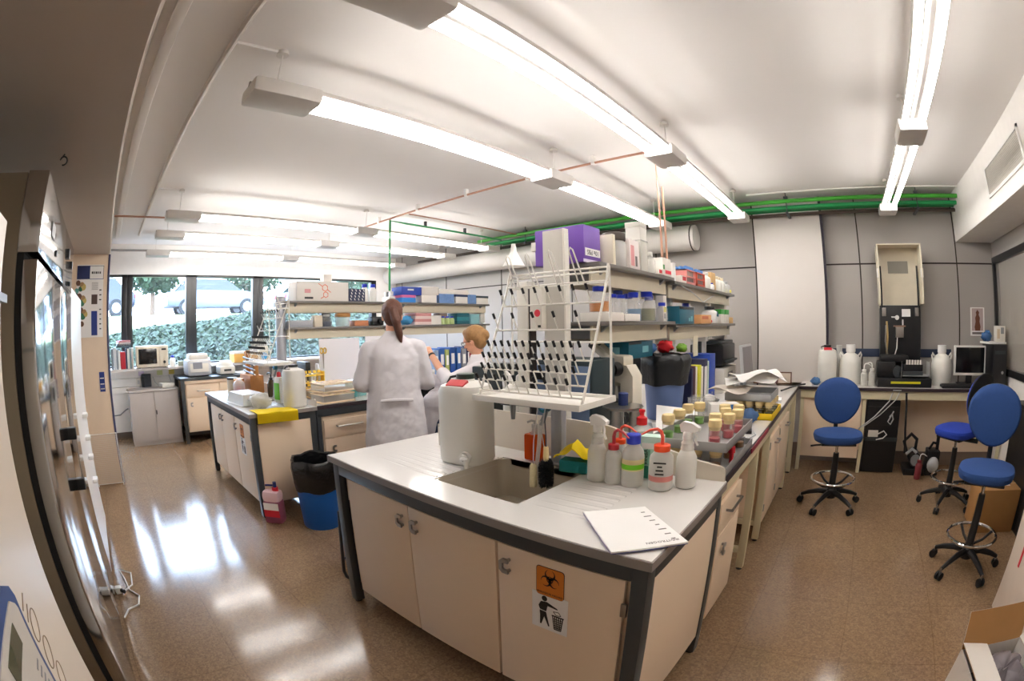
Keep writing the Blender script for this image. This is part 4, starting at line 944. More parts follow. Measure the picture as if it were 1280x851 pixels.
crumple((-1.22, 3.05, 1.352), 'crumpled bright red bag on top of the blue bucket', .058, M('bag_red', '#e02a34', .4), 'crumpled_bag', 'bag', 1)
crumple((-1.31, 2.97, 1.352), 'crumpled blue glove on top of the blue bucket', .05, M('glove_blue', '#4f83c4', .5), 'used_glove', 'glove', 2)
crumple((-1.13, 3.13, 1.352), 'crumpled green wrapper on top of the blue bucket', .04, M('wrapper_green', '#6f9e2c', .5), 'wrapper', 'wrapper', 3)
# ring binders in a row
for k, (y0, y1, h, m, lb, lbl) in enumerate(((3.25, 3.29, .33, M('binder_navy', '#22264d', .5), 'narrow navy binder next to the blue bucket', None), (3.295, 3.345, .34, M('binder_maroon', '#4a1f25', .5), 'maroon binder beside the narrow navy one', None), (3.35, 3.39, .33, cardw, 'slim white folder beside the maroon binder', None),
        (3.42, 3.49, .335, M('binder_lime', '#d3d02c', .5), 'lime yellow binder between the white folders', None), (3.495, 3.545, .32, cardw, 'slim white folder beside the lime binder', None), (3.56, 3.66, .37, M('binder_dark', '#2a2a4a', .5), 'dark binder with a white spine label by the tall blue binder', paper),
        (3.67, 3.70, .35, M('binder_mint', '#cfe0d2', .5), 'pale mint folder squeezed beside the tall blue binder', None), (3.72, 3.89, .40, M('binder_blue', '#2146a6', .45), 'tall bright blue binder at the end of the near bench row', None))):
    w0 = .155 if k < 3 else .25; t = carton((-1.095-w0/2, (y0+y1)/2, .9), lb, w0, y1-y0, h, m, 0, 'ring_binder', 'binder', None, face=[('x', lbl, .15, .85, .2, .85)] if lbl else None)
    MB().cyl((w0/2-.001, 0, h*.2), (w0/2+.0015, 0, h*.2), .011, steel, seg=14).build('finger_ring', t)
# yellow tray of vials, a grey tray and papers on top
tray((-.655, 3.42, .901), 'bright yellow tray of dark green vials near the aisle edge', -.185, .185, -.22, .22, .045, yellow)
V0 = culture_tube((-.80, 3.27, .912), 'stoppered vial of dark green culture in the yellow tray', .105, .026, M('culture_dark_green', '#4a5220', .3), 'vials in the yellow tray')
for i in range(5):
    for j in range(4):
        if i or j: dup(V0, (-.80+.072*i, 3.27+.10*j, .912))
tray((-.655, 3.43, 1.019), 'pale grey tray balanced on the vials of the yellow tray', -.18, .16, -.19, .20, .05, lgrey)
t = thing('paper_pile', 'crumpled white papers heaped on the tray over the yellow one', 'paper', (-.66, 3.44, 1.085))
for k, (dx, dy, rz_, hh) in enumerate(((-.03, 0, .3, .05), (.02, .02, -.2, .08), (.04, -.02, .6, .11))):
    q = random.Random(20+k)
    ph = q.uniform(0, 6)
    MB().sheet(lambda u, v, dx=dx, dy=dy, rz_=rz_, hh=hh, ph=ph: Vector((dx, dy, .012)) + Matrix.Rotation(rz_, 3, 'Z') @ Vector((-.19+.38*u, -.15+.30*v, hh*(1.0+.35*math.sin(5*u+ph)*math.cos(4*v+ph))-.35*hh*(abs(u-.5)+abs(v-.5)))), 10, 10, paper, .0015).build('sheet', t)
MB().sheet(lambda u, v: Vector((-.30+.30*u, -.26+.28*v, .008+.02*math.sin(6*u)*math.cos(5*v)-.0*u)), 10, 10, M('tissue_cream', '#ddd3c8', .8), .004).build('tissue', t)
t = carton((-.60, 2.86, .9), 'flat black notebook lying before the yellow tray', .10, .20, .018, black, .2, 'notebook', 'notebook')
MB().box((0, -.02, .0185), (.06, .10, .001), dkgrey).build('cover_patch', t)
tag(MB().tube([(-.58, 2.58, .906), (-.55, 2.68, .906), (-.53, 2.62, .906), (-.50, 2.75, .906), (-.52, 2.80, .906)], .004, lgrey, seg=6).build('dissecting_wire'), 'thin grey wire lying on the bench top by the grey trays', 'wire')
t = carton((-.80, 3.08, .9), 'white box with blue picture standing behind the stoppered tubes', .20, .10, .125, cardw, .5, face=[('y', M('picture_blue', '#2a6fb4', .5), .55, .78, .3, .95)])
crumple((-.62, 3.12, .9015), 'crumpled blue cloth beside the white picture box', .06, M('cloth_denim', '#3f5d86', .8), 'crumpled_cloth', 'cloth', 8)
crumple((-1.0, 3.42, .9015), 'crumpled white paper between yellow tray and binders', .08, paper, 'crumpled_paper', 'paper', 9)
K0 = thing('glass_beaker', 'empty glass beaker standing in front of the blue bucket', 'beaker', (-1.02, 3.09, .9), 0, 'beakers before the blue bucket')
MB().lathe([(.04, 0), (.043, .005), (.043, .14), (.047, .146), (.041, .14), (.039, .008), (0, .008)], glassy, seg=20, caps=False).build('body', K0)
dup(K0, (-1.02, 3.20, .9015)); dup(K0, (-.93, 3.16, .9015))
# desk corner by the white pier
t = thing('flat_monitor', 'thin grey-backed monitor turned away on the near bench end', 'monitor', (-.98, 4.66, .9), -.25)
MB().box((0, 0, .27), (.03, .42, .34), lgrey, (0, -.08, .22), .006).build('housing', t)
MB().box((.017, .004, .27), (.004, .38, .30), M('monitor_back_grey', '#7f7a7d', .5), (0, -.08, .22), .002).build('rear_panel', t)
MB().box((-.03, 0, .06), (.04, .06, .12), mgrey, bev=.005).box((-.02, 0, .008), (.16, .2, .016), mgrey, bev=.004).build('foot', t)
t = thing('black_printer', 'black printer on a white box under the near shelves', 'printer', (-1.31, 4.58, .9+.2325))
MB().box((0, 0, .12), (.34, .50, .20), black, bev=.02).build('body', t); MB().box((.02, 0, .235), (.26, .46, .03), dkgrey, bev=.01).build('lid', t); MB().box((.18, 0, .06), (.05, .40, .02), dkgrey, bev=.004).build('paper_tray', t)
t = carton((-1.31, 4.58, .9), 'white instrument box carrying the black printer', .36, .50, .23, offwhite, 0, 'instrument_box', 'instrument', face=[('x', mgrey, .3, .7, .6, .8)])
t = thing('keyboard', 'grey keyboard and mouse pad before the thin grey-backed monitor', 'keyboard', (-.86, 4.30, .907), .2)
MB().box((0, 0, .012), (.15, .40, .022), lgrey, (0, .06, 0), .004).build('case', t); MB().box((0, 0, .025), (.12, .37, .006), black, (0, .06, 0), .002).build('key_field', t)
t = carton((-.78, 5.18, .9), 'small framed photo collage leaning against the white pier', .44, .02, .13, M('frame_brown', '#6a4a38', .5), .06, 'photo_frame', 'picture', face=[('y', M('collage_ochre', '#c79b5a', .6), .03, .30, .1, .9), ('y', M('collage_plum', '#7d5560', .6), .33, .62, .1, .9), ('y', M('collage_cream', '#d8c8b8', .6), .65, .97, .1, .9)])
tag(MB().tube([(-.60, 4.60, .912), (-.54, 4.85, .912), (-.45, 5.10, .912), (-.40, 5.17, .912)], .008, black, seg=6).build('black_cable'), 'black cable crossing from the near bench to the wall bench', 'cable')
crumple((-.28, 5.20, .9015), 'crumpled blue glove on the wall bench by the white pier', .055, M('glove_denim', '#3d6896', .6), 'used_glove', 'glove', 12)
carton((-.58, 4.05, .9), 'small stack of white leaflets on the near bench past the yellow tray', .12, .16, .02, paper, .1, 'leaflet_stack', 'leaflets')
t = carton((-1.02, 4.36, .9), 'grey power strip lying before the white instrument box', .06, .26, .035, lgrey, .1, 'power_strip', 'power strip')
for k in range(3): MB().cyl((0, -.08+.08*k, .035), (0, -.08+.08*k, .037), .016, dkgrey, seg=12).build('socket', t)
# ------------------------------------------------------------------ goods on the near shelves
ZT, ZS, ZT2, ZS2 = 1.866, 1.566, 1.846, 1.546
def frag(y0, y1): return (y0+y1)/2
t = thing('purple_cabinet_box', 'large purple box with upside-down printed label behind the service column', 'box', (-1.40, 2.125, ZT))
MB().box((0, 0, .098), (.31, .17, .196), purple, bev=.004).build('body', t)
MB().bx(.1555, .157, -.075, .075, .035, .075, paper).build('label_patch', t)
text('10x PBS', .036, ink, t, (.1575, 0, .055), (PI/2, PI, PI/2))
MB().bx(.1555, .157, -.095, .09, .0, .016, M('purple_pale', '#d9cfe8', .5)).build('stripe', t)
MB().box((-.165, -.06, .11), (.03, .06, .05), cardw, bev=.004).build('tag', t)
carton((-1.25, 2.265, ZT), 'thin cream file box right behind the purple box', .12, .03, .17, M('file_cream', '#e4dcc6', .6), 0, 'file_box')
t = thing('wide_jar', 'big clear jar with dark grey lid on the top near shelf', 'jar', (-1.24, 2.36, ZT))
MB().lathe([(.062, 0), (.066, .006), (.066, .135), (.056, .15)], clearp, seg=24).build('body', t); MB().lathe([(.064, .148), (.066, .152), (.066, .19), (.06, .194), (0, .194)], M('lid_brown_grey', '#4d453f', .5), seg=24).build('lid', t)
carton((-1.24, 2.50, ZT), 'clear bag-like pack with pink print beside the big clear jar', .12, .13, .17, M('pack_pinkwhite', '#e6dcda', .4), 0, 'plastic_pack', 'pack', face=[('x', M('print_pink', '#dc9a9c', .5), .1, .45, .1, .8), ('x', M('print_grey'), .55, .75, .1, .45)])
t = thing('square_container', 'tall clear square container, highest thing on the near shelves', 'container', (-1.23, 2.64, ZT))
MB().box((0, 0, .135), (.10, .10, .27), milky, bev=.006).build('body', t); MB().box((0, 0, .285), (.104, .104, .035), milky, bev=.006).build('lid', t); MB().box((0, 0, .185), (.106, .106, .008), clearp).build('seam', t)
screw_bottle((-1.22, 2.80, ZT), 'clear plastic bottle beside the tall square container', .14, .04, hdpe, clearp)
t = carton((-1.24, 3.0, ZT), 'white box with red and green print before the copper drop pipe', .13, .15, .12, cardw, 0, face=[('x', M('print_red2', '#e2324a', .5), .12, .98, .12, .32), ('x', M('print_green', '#3f8a46', .5), .0, .2, .35, .6)])
carton((-1.21, 2.88, ZT), 'flat white pack with red print before the red and green box', .09, .12, .035, cardw, 0, 'flat_pack', 'pack', face=[('x', redp, .1, .5, .2, .8)])
tag(MB().lathe([(.03, 0), (.03, .13), (.028, .132), (0, .132)], wplastic, (-1.22, 3.20, ZT2), 18).build('white_canister'), 'plain white canister standing at the shelf joint', 'canister')
carton((-1.21, 3.32, ZT2), 'flat white pack with red mark beside the tube racks', .08, .13, .05, cardw, 0, 'flat_pack', 'pack', face=[('x', redp, .3, .9, .3, .9)])
for k, (y, m, cm_, lb) in enumerate(((3.50, M('rack_salmon', '#d98a86', .5), M('cap_skyblue', '#5b8fd0', .4), 'salmon rack of tubes with sky blue caps'), (3.76, M('rack_red', '#d4604a', .5), M('cap_skyblue'), 'orange-red slotted rack of blue-capped tubes'))):
    t = thing('tube_rack', lb, 'rack', (-1.23, y, ZT2), 0, None)
    MB().bx(-.06, .06, -.11, .11, 0, .015, m).bx(-.06, .06, -.11, .11, .05, .058, m).bx(-.06, .06, -.11, .11, .10, .108, m).bx(-.06, .06, -.11, -.1, 0, .108, m).bx(-.06, .06, .10, .11, 0, .108, m).build('frame', t)
    for i in range(5):
        for j in range(3):
            if i == j == 0:
                o = MB().lathe([(.006, .016), (.010, .022), (.010, .115)], clearp, seg=10).lathe([(.0125, .112), (.0125, .135), (0, .136)], cm_, seg=10).build('capped_tube', t); o.location = (-.04, -.08, 0); o0 = o
            else: o = o0.copy(); COL.objects.link(o); o.parent = t; o.location = (-.04+.04*j, -.08+.04*i, 0)
screw_bottle((-1.22, 4.02, ZT2), 'round white bottle between tube racks and small cardboard box', .14, .055, hdpe, hdpe)
carton((-1.25, 4.25, ZT2), 'small brown cardboard box on the top near shelf', .10, .14, .16, M('card_tan', '#c9a472', .8), 0)
C0 = screw_bottle((-1.22, 4.40, ZT2), 'small white pot with cream lid on the top near shelf', .14, .035, M('lid_cream', '#e6d6b8', .5), hdpe, group='cream-lidded pots on the top shelf')
dup(C0, (-1.22, 4.50, ZT2)); dup(C0, (-1.22, 4.60, ZT2)); dup(C0, (-1.30, 4.55, ZT2))
screw_bottle((-1.20, 4.16, ZT2), 'low bottle with blue cap before the small cardboard box', .06, .03, capblue, wplastic)
screw_bottle((-1.22, 4.76, ZT2), 'clear bottle at the far end of the top near shelf', .12, .045, lgrey, clearp); 
screw_bottle((-1.22, 4.88, ZT2), 'small clear bottle with yellow label at the shelf end', .09, .035, lgrey, clearp, label_m=M('label_yellow', '#d9cf5a', .5))
# lower near shelf
carton((-1.24, 1.0+1.20, ZS), 'white tray box under the first amber bottle', .17, .17, .045, cardw, 0, 'tray_box')
t = screw_bottle((-1.24, 2.17, ZS+.0465), 'amber liquid bottle with wide blue cap on the lower near shelf', .135, .055, capblue, glassy, M('amber_liquid', '#c4782c', .2)); t.scale = (1, 1, 1)
carton((-1.24, 2.40, ZS), 'white tray box under the clear conical flask', .17, .19, .04, cardw, 0, 'tray_box')
screw_bottle((-1.22, 2.285, ZS+.046), 'small clear bottle with blue cap beside the amber bottle', .10, .032, capblue, glassy)
screw_bottle((-1.21, 2.36, ZS+.041), 'clear bottle with blue cap, first behind the amber ones', .105, .038, capblue, glassy)
screw_bottle((-1.27, 2.44, ZS+.041), 'wide clear bottle with navy cap standing in the tray box', .135, .045, M('cap_navy', '#1d2a66', .4), glassy)
screw_bottle((-1.23, 2.56, ZS), 'bottle of pale blue liquid with blue cap', .17, .05, capblue, glassy, M('blue_liquid', '#6d93b5', .2))
screw_bottle((-1.305, 2.645, ZS), 'half hidden clear bottle with blue cap behind the pale blue one', .17, .045, capblue, glassy)
screw_bottle((-1.215, 2.725, ZS), 'tallest clear bottle with big blue cap on the lower near shelf', .182, .058, capblue, glassy, M('grey_liquid', '#8b8a70', .2))
screw_bottle((-1.26, 2.86, ZS), 'clear bottle with blue cap beside the tallest one', .165, .045, capblue, glassy, label_m=paper)
screw_bottle((-1.183, 2.90, ZS), 'short clear bottle with blue cap in front of the carton', .12, .038, capblue, glassy)
screw_bottle((-1.31, 2.98, ZS), 'tall clear flask with grey cap behind the slim white carton', .178, .05, lgrey, glassy)
carton((-1.22, 2.985, ZS), 'slim white carton with yellow label on the lower near shelf', .05, .06, .17, cardw, 0, face=[('x', M('label_yellow'), .1, .9, .35, .55), ('x', mgrey, .2, .7, .1, .3)])
t = carton((-1.21, 3.315, ZS2), 'dark teal glove carton with black top on the lower near shelf', .12, .33, .125, teal, 0, face=[('x', black, .0, .98, .83, .98), ('x', M('teal_pale'), .6, .72, .15, .35), ('x', M('teal_pale'), .76, .88, .15, .45), ('x', cardw, .05, .35, .86, .94)])
screw_bottle((-1.22, 3.54, ZS2), 'small glass jar with dark lid beside the teal carton', .11, .045, dkgrey, glassy)
carton((-1.20, 3.76, ZS2), 'flat orange carton on the lower near shelf', .13, .30, .07, M('carton_orange', '#d8a06c', .6), 0, face=[('x', M('carton_rust', '#b8603a', .6), .1, .7, .5, .85)])
screw_bottle((-1.325, 3.78, ZS2), 'clear bottle with blue cap behind the flat orange carton', .17, .045, capblue, clearp)
t = screw_bottle((-1.21, 4.12, ZS2), 'white pouch-like bottle with teal mark and black lid', .15, .075, black, wplastic)
b = MB()
for k, h_ in enumerate((.02, .045, .03, .05, .035, .02)): b.bx(.0755, .077, -.035+.012*k, -.027+.012*k, .06, .06+h_, teal)
b.build('mark', t)
crumple((-1.17, 3.96, ZS2), 'tiny red crumpled tape before the white pouch', .025, redp, 'crumpled_tape', 'tape', 31)
E0 = carton((-1.21, 4.42, ZS2), 'white pot with bright green lid on the lower near shelf', .09, .13, .13, cardw, 0, 'lidded_pot', 'pot', 'green-lidded pots', lid=(M('lid_green', '#1f9a2c', .4), .045))
dup(E0, (-1.21, 4.60, ZS2))
carton((-1.21, 4.80, ZS2), 'small tan box at the far end of the lower near shelf', .08, .13, .06, M('card_tan'), 0)
_c = (MB().tube([(-1.18, 3.25, 1.83), (-1.16, 3.5, 1.78), (-1.17, 3.8, 1.72), (-1.18, 4.1, 1.78), (-1.20, 4.25, 1.80)], .004, lgrey, seg=6).build('hanging_cable', SA, (1.345, 0, 0)))
carton((-1.20, 3.66, 1.29), 'cream note sheet hanging below the lower near shelf', .003, .12, .16, M('note_cream', '#e0d6bd', .8), 0, 'hanging_note', 'note', bev=0)
# ------------------------------------------------------------------ far bench goods
jerrycan((-3.865, 1.645, .9), 'milky carboy with looped black handle on the far sink worktop', .19, .19, .36, black, .2, strap=True)
t = thing('detergent_bottle', 'white detergent bottle with lime green label and red cap by the far carboy', 'bottle', (-4.12, 1.60, .9), .2)
MB().box((0, 0, .12), (.10, .06, .24), wplastic, bev=.02).build('body', t); MB().box((0, -.031, .11), (.085, .004, .15), greenlab, bev=.001).build('label_panel', t); MB().lathe([(.02, .24), (.02, .275), (.012, .285), (0, .286)], redp, seg=14).build('cap', t)
t = thing('yellow_towel', 'bright yellow cloth draped over the edge of the far sink worktop', 'cloth', (-3.70, 1.39, .9045))
def tw(u, v):
    y = -.18+.36*v; s = u*.31
    x = -.17+s if s < .208 else .038+.006*math.sin(v*9); z = .004+.002*math.sin(12*v+5*u) if s < .208 else .004-(s-.208)*.8
    return Vector((x+.04*(v-.5), y, z))
MB().sheet(tw, 26, 20, yellowcloth, .004).build('cloth', t)
t = thing('clear_basin', 'milky clear plastic basin turned over on the far sink worktop', 'basin', (-4.35, 1.33, .901), .1)
MB().loft([[(-.21, -.13, 0), (.21, -.13, 0), (.21, .13, 0), (-.21, .13, 0)], [(-.19, -.11, .10), (.19, -.11, .10), (.19, .11, .10), (-.19, .11, .10)]], milky).build('body', t); MB().bx(-.225, .225, -.145, .145, 0, .008, milky, .003).build('rim', t)
crumple((-4.0, 1.36, .9035), 'crumpled clear plastic film beside the milky basin', .11, milky, 'plastic_film', 'film', 41, .5)
t = thing('petri_dish_bag', 'bagged stack of pink petri dishes on the far sink worktop', 'petri dishes', (-4.885, 1.42, .9))
for k in range(7): MB().lathe([(.058, .018*k), (.06, .018*k+.002), (.06, .018*k+.014), (.058, .018*k+.016), (0, .018*k+.016)], pinkp if k % 3 else M('dish_pale', '#efd9d6', .4), seg=22).build('petri_dish', t)
MB().lathe([(.066, 0), (.067, .125), (.05, .15), (.03, .165)], clearp, seg=18).build('bag', t)
t = thing('orange_lid_jar', 'brown jar with orange lid behind the far petri dishes', 'jar', (-5.02, 1.46, .9))
MB().lathe([(.055, 0), (.06, .01), (.06, .11), (.05, .13)], M('jar_brown', '#6a4630', .3), seg=18).build('body', t); MB().lathe([(.062, .125), (.062, .165), (0, .166)], M('lid_orange', '#e09a50', .5), seg=18).build('lid', t)
t = thing('beige_canister', 'beige canister with dark lid beside the orange-lidded jar', 'canister', (-5.16, 1.42, .9))
MB().lathe([(.06, 0), (.06, .15), (.055, .155)], M('canister_beige', '#c8baa4', .5), seg=18).build('body', t); MB().lathe([(.062, .15), (.062, .17), (0, .171)], dkgrey, seg=18).build('lid', t)
t = thing('pump_dispenser', 'black pump dispenser bottle beside the far carboy', 'dispenser', (-4.60, 1.695, .9))
MB().lathe([(.04, 0), (.043, .01), (.043, .13), (.03, .16), (.018, .17)], M('amber_dark', '#4a3a22', .2), seg=18).build('body', t); MB().lathe([(.02, .168), (.02, .19), (.008, .192), (.008, .235), (0, .236)], black, seg=14).tube([(0, 0, .232), (-.05, -.01, .236), (-.07, -.015, .222)], .009, black).build('pump', t)
# wooden pipette rack
t = thing('pipette_rack', 'wooden rack holding dark pipettes before the window by the far drying rack', 'rack', (-5.10, 1.64, 1.084))
wd = M('rack_wood', '#b5793f', .6, var=.2, scale=20)
MB().prism([(-.02, 0), (.02, 0), (.03, .22), (.05, .24), (.03, .27), (-.04, .26), (-.05, .23), (-.03, .2)], .05, wd, Matrix(((1, 0, 0, -.14), (0, 0, 1, -.02), (0, 1, 0, 0), (0, 0, 0, 1)))).build('upright', t)
MB().prism([(-.02, 0), (.02, 0), (.02, .20), (-.02, .20)], .05, wd, Matrix(((1, 0, 0, .16), (0, 0, 1, -.02), (0, 1, 0, 0), (0, 0, 0, 1)))).build('upright', t)
MB().bx(-.2, .2, -.08, .08, -.18, .012, wd, .004).build('base', t)
for k in range(4): MB().cyl((-.17, -.035, .05+.048*k), (.20, -.035, .03+.048*k), .011, M('pipette_dark', '#2b2530', .4), seg=10).cyl((.20, -.035, .03+.048*k), (.26, -.035, .027+.048*k), .006, wplastic, seg=8).build('pipette', t)
# tip boxes, racks, beakers on the far dry bench
tipm = M('tip_beige', '#e3cfae', .5)
for k, (x, y, z, rz, lb) in enumerate(((-3.90, 2.05, .9, .05, 'clear tip box with beige rim at the far bench edge, lower of the stack'), (-3.93, 2.07, .9925, .12, 'clear tip box with beige rim, upper of the far bench stack'), (-4.17, 2.12, .9, -.1, 'clear tip box with beige rim behind the two stacked ones'))):
    t = thing('tip_box', lb, 'box', (x, y, z), rz, 'pipette tip boxes')
    MB().box((0, 0, .04), (.24, .34, .066), clearp, bev=.006).build('body', t); MB().box((0, 0, .008), (.25, .35, .016), tipm, bev=.004).build('base_rim', t); MB().box((0, 0, .076), (.25, .35, .012), tipm, bev=.004).build('lid_rim', t)
    for i in range(3):
        for j in range(4):
            if i == j == 0: o0 = MB().cyl((0, 0, .082), (0, 0, .088), .025, M('well_pinkish', '#e6d3c6', .5), seg=12).build('well', t); o0.location = (-.08, -.12, 0)
            else: o = o0.copy(); COL.objects.link(o); o.parent = t; o.location = (-.08+.08*i, -.12+.08*j, 0)
for k, (y, z, lb) in enumerate(((2.0, .9, 'yellow tube rack on the far bench, lower one'), (2.02, 1.03, 'yellow tube rack raised on the lower yellow one'))):
    t = thing('tube_rack', lb, 'rack', (-4.40, y, z), .1)
    ym = M('rack_yellow', '#f0cc4a', .45)
    MB().bx(-.07, .07, -.18, .18, .07, .085, ym).bx(-.07, .07, -.18, .18, .0, .012, ym).bx(-.07, .07, -.18, -.17, 0, .11, ym).bx(-.07, .07, .17, .18, 0, .11, ym).build('frame', t)
    for i in range(6):
        if i == 0: o0 = MB().lathe([(.014, .013), (.016, .02), (.016, .10)], clearp, seg=10).lathe([(.018, .10), (.018, .124), (0, .125)], ym, seg=10).build('capped_tube', t); o0.location = (.03, -.14, 0)
        else: o = o0.copy(); COL.objects.link(o); o.parent = t; o.location = (.03, -.14+.055*i, 0)
carton((-4.06, 2.40, .9), 'turquoise box on the far bench before the standing person', .14, .16, .13, M('box_turquoise', '#6fc0c4', .5), .2, lid=(M('box_turquoise_pale', '#a7dbdd', .5), .04))
t = thing('glass_beaker', 'big glass beaker with paper collar beside the standing person', 'beaker', (-3.88, 2.38, .9))
MB().lathe([(.055, 0), (.06, .006), (.06, .17), (.066, .178)], glassy, seg=22, caps=False).build('body', t); MB().lathe([(.063, .10), (.066, .185), (.06, .19)], M('collar_paper', '#d3cbb8', .8), seg=14, caps=False).build('collar', t)
D0 = screw_bottle((-4.14, 2.58, .9), 'small bottle with dark cap beside the turquoise box', .12, .032, black, glassy, M('purple_liquid', '#7a4a6a', .3))
dup(D0, (-4.02, 2.62, .9), label='small bottle with dark cap right behind the big glass beaker'); 
screw_bottle((-4.25, 2.50, .9), 'small blue-capped bottle behind the turquoise box', .12, .035, capblue, clearp)
carton((-3.86, 2.62, .9), 'white sheet pad lying before the standing person', .16, .2, .012, paper, .1, 'sheet_pad', 'paper')
t = thing('black_balance', 'black analytical balance under the far shelves behind the carboy', 'balance', (-4.62, 2.0, .9))
MB().box((0, 0, .06), (.26, .24, .12), black, bev=.012).build('body', t); MB().box((0, .09, .22), (.24, .06, .22), black, bev=.008).build('column', t); MB().lathe([(.06, .125), (.06, .13), (0, .131)], steel, seg=20).build('pan', t)
screw_bottle((-4.58, 2.24, .9), 'tall white squeeze bottle before the white panel nearer the carboy', .30, .035, wplastic, hdpe)
t = thing('hanging_scissors', 'pair of yellow-handled scissors hanging before the white panel', 'scissors', (-4.466, 2.26, 1.24))
b = MB()
for s in (-1, 1): b.tube([(0, s*.02+.018*math.cos(a*PI/6), .10+.028*math.sin(a*PI/6)) for a in range(12)], .006, M('scissor_yellow', '#d9b23c', .4), seg=6, closed=True)
b.build('handle', t); MB().prism([(-.008, 0), (.008, 0), (.003, .16), (-.003, .16)], .003, steel, Matrix(((0, 0, 1, 0), (1, 0, 0, 0), (0, -1, 0, .075), (0, 0, 0, 1)))).build('blade', t)
# binders and clutter of the far bench end
for k, (y0, y1, h, m, lb) in enumerate(((3.88, 3.95, .36, M('binder_pale', '#8fa7c4', .5), 'pale blue binder, first of the far bench row'), (3.97, 4.05, .38, M('binder_cobalt', '#2f5fa8', .5), 'cobalt binder second in the far bench row'), (4.07, 4.13, .36, M('binder_greenish', '#a9b46a', .5), 'olive green folder in the far bench row'), (4.15, 4.24, .385, M('binder_royal', '#1f4f9c', .5), 'royal blue binder leaning in the far bench row'),
        (4.27, 4.34, .38, M('binder_cobalt'), 'cobalt binder beside the grey folder'), (4.36, 4.44, .36, M('binder_grey', '#8d8f98', .5), 'grey folder in the far bench row'), (4.46, 4.50, .385, M('binder_navy'), 'navy binder next to the red one'), (4.52, 4.65, .37, M('binder_red', '#c2283a', .5), 'wide red binder at the end of the far bench row'))):
    t = carton((-4.70, (y0+y1)/2, .9), lb, .26, y1-y0, h, m, 0, 'ring_binder', 'binder', None)
    MB().bx(.13, .1315, -(y1-y0)*.3, (y1-y0)*.3, h*.45, h*.8, paper).build('spine_label', t)
carton((-4.15, 3.55, .9), 'small blue box on the far bench behind the reaching hand', .18, .20, .12, M('box_cornflower', '#3f78c4', .5), .15)
screw_bottle((-3.90, 3.28, .9), 'white squeeze bottle on the far bench between both people', .20, .035, wplastic, hdpe)
t = thing('tube_rack', 'crimson tube rack on the far bench by the seated person', 'rack', (-3.92, 3.62, .9), .1)
crm = M('rack_crimson', '#c63a5c', .5); MB().bx(-.08, .08, -.16, .16, 0, .012, crm).bx(-.08, .08, -.16, .16, .06, .07, crm).bx(-.08, .08, -.16, -.15, 0, .07, crm).bx(-.08, .08, .15, .16, 0, .07, crm).build('frame', t)
for i in range(5):
    if i == 0: o0 = MB().lathe([(.01, .013), (.013, .02), (.013, .085)], clearp, seg=10).lathe([(.015, .083), (.015, .10), (0, .101)], M('cap_pink', '#e07a96', .4), seg=10).build('capped_tube', t); o0.location = (.03, -.12, 0)
    else: o = o0.copy(); COL.objects.link(o); o.parent = t; o.location = (.03, -.12+.06*i, 0)
t = thing('tube_rack', 'pale pink tube rack beside the white squeeze bottle', 'rack', (-4.05, 3.15, .9), .0)
MB().bx(-.08, .08, -.14, .14, 0, .012, pinkp).bx(-.08, .08, -.14, .14, .06, .07, pinkp).bx(-.08, .08, -.14, -.13, 0, .07, pinkp).bx(-.08, .08, .13, .14, 0, .07, pinkp).build('frame', t)
for i in range(4):
    if i == 0: o0 = MB().lathe([(.01, .013), (.013, .02), (.013, .085)], clearp, seg=10).lathe([(.015, .083), (.015, .10), (0, .101)], M('cap_pink'), seg=10).build('capped_tube', t); o0.location = (.03, -.09, 0)
    else: o = o0.copy(); COL.objects.link(o); o.parent = t; o.location = (.03, -.09+.06*i, 0)
crumple((-3.95, 2.90, .9), 'crumpled white wrap on the far bench beyond the standing person', .08, paper, 'crumpled_wrap', 'wrap', 44)
# far shelves, upper board
FT, FS = 1.851, 1.586
t = carton((-4.58, 2.27, FT), 'white carton printed with a red molecule drawing on the far top shelf', .24, .62, .20, cardw, 0)
mr_ = M('molecule_red', '#e0785f', .5)
def hexa(b, cy, cz, r):
    P_ = [(.1212, cy+r*math.cos(math.radians(30+60*k)), cz+r*math.sin(math.radians(30+60*k))) for k in range(6)]; b.tube(P_, .0045, mr_, seg=5, closed=True)
b = MB(); hexa(b, .02, .135, .035); hexa(b, .03, .065, .03); b.tube([(.1212, -.01, .15), (.1212, -.06, .18)], .004, mr_, seg=5).tube([(.1212, .05, .118), (.1212, .09, .09)], .004, mr_, seg=5).tube([(.1212, .01, .045), (.1212, -.03, .025)], .004, mr_, seg=5)
b.build('molecule_print', t); MB().bx(.12, .1212, -.22, -.12, .02, .04, black).bx(.12, .1212, -.22, -.15, .08, .12, M('print_pink')).build('print', t)
carton((-4.57, 2.36, FT+.2015), 'small white cube standing on the red molecule carton', .09, .10, .085, cardw, 0)
t = carton((-4.56, 2.69, FT), 'navy and white diagonally striped pack on the far top shelf', .20, .21, .135, M('pack_navy', '#252c4e', .5), 0, 'striped_pack', 'pack')
b = MB()
for i in range(4):
    for k in range(4): b.box((.101, -.08+.05*i+.006*k, .022+.032*k), (.002, .008, .024), paper, (.5, 0, 0))
b.bx(.1, .1006, -.1, .1, .005, .13, M('pack_navy')).build('stripe_print', t)
W0 = screw_bottle((-4.54, 2.84, FT), 'white bottle with blue cap beside the striped pack, nearest of three', .20, .045, capblue, wplastic, group='white blue-capped bottles on the far top shelf')
dup(W0, (-4.54, 2.95, FT), label='white bottle with blue cap, middle of three by the striped pack'); dup(W0, (-4.64, 2.90, FT), label='white bottle with blue cap, rear of three by the striped pack')
MB_ = M('box_cobalt', '#1d3fa6', .45)
carton((-4.56, 3.41, FT), 'light blue carton lying under the cobalt one on the far top shelf', .2, .20, .055, M('box_azure', '#2c86d8', .45), 0)
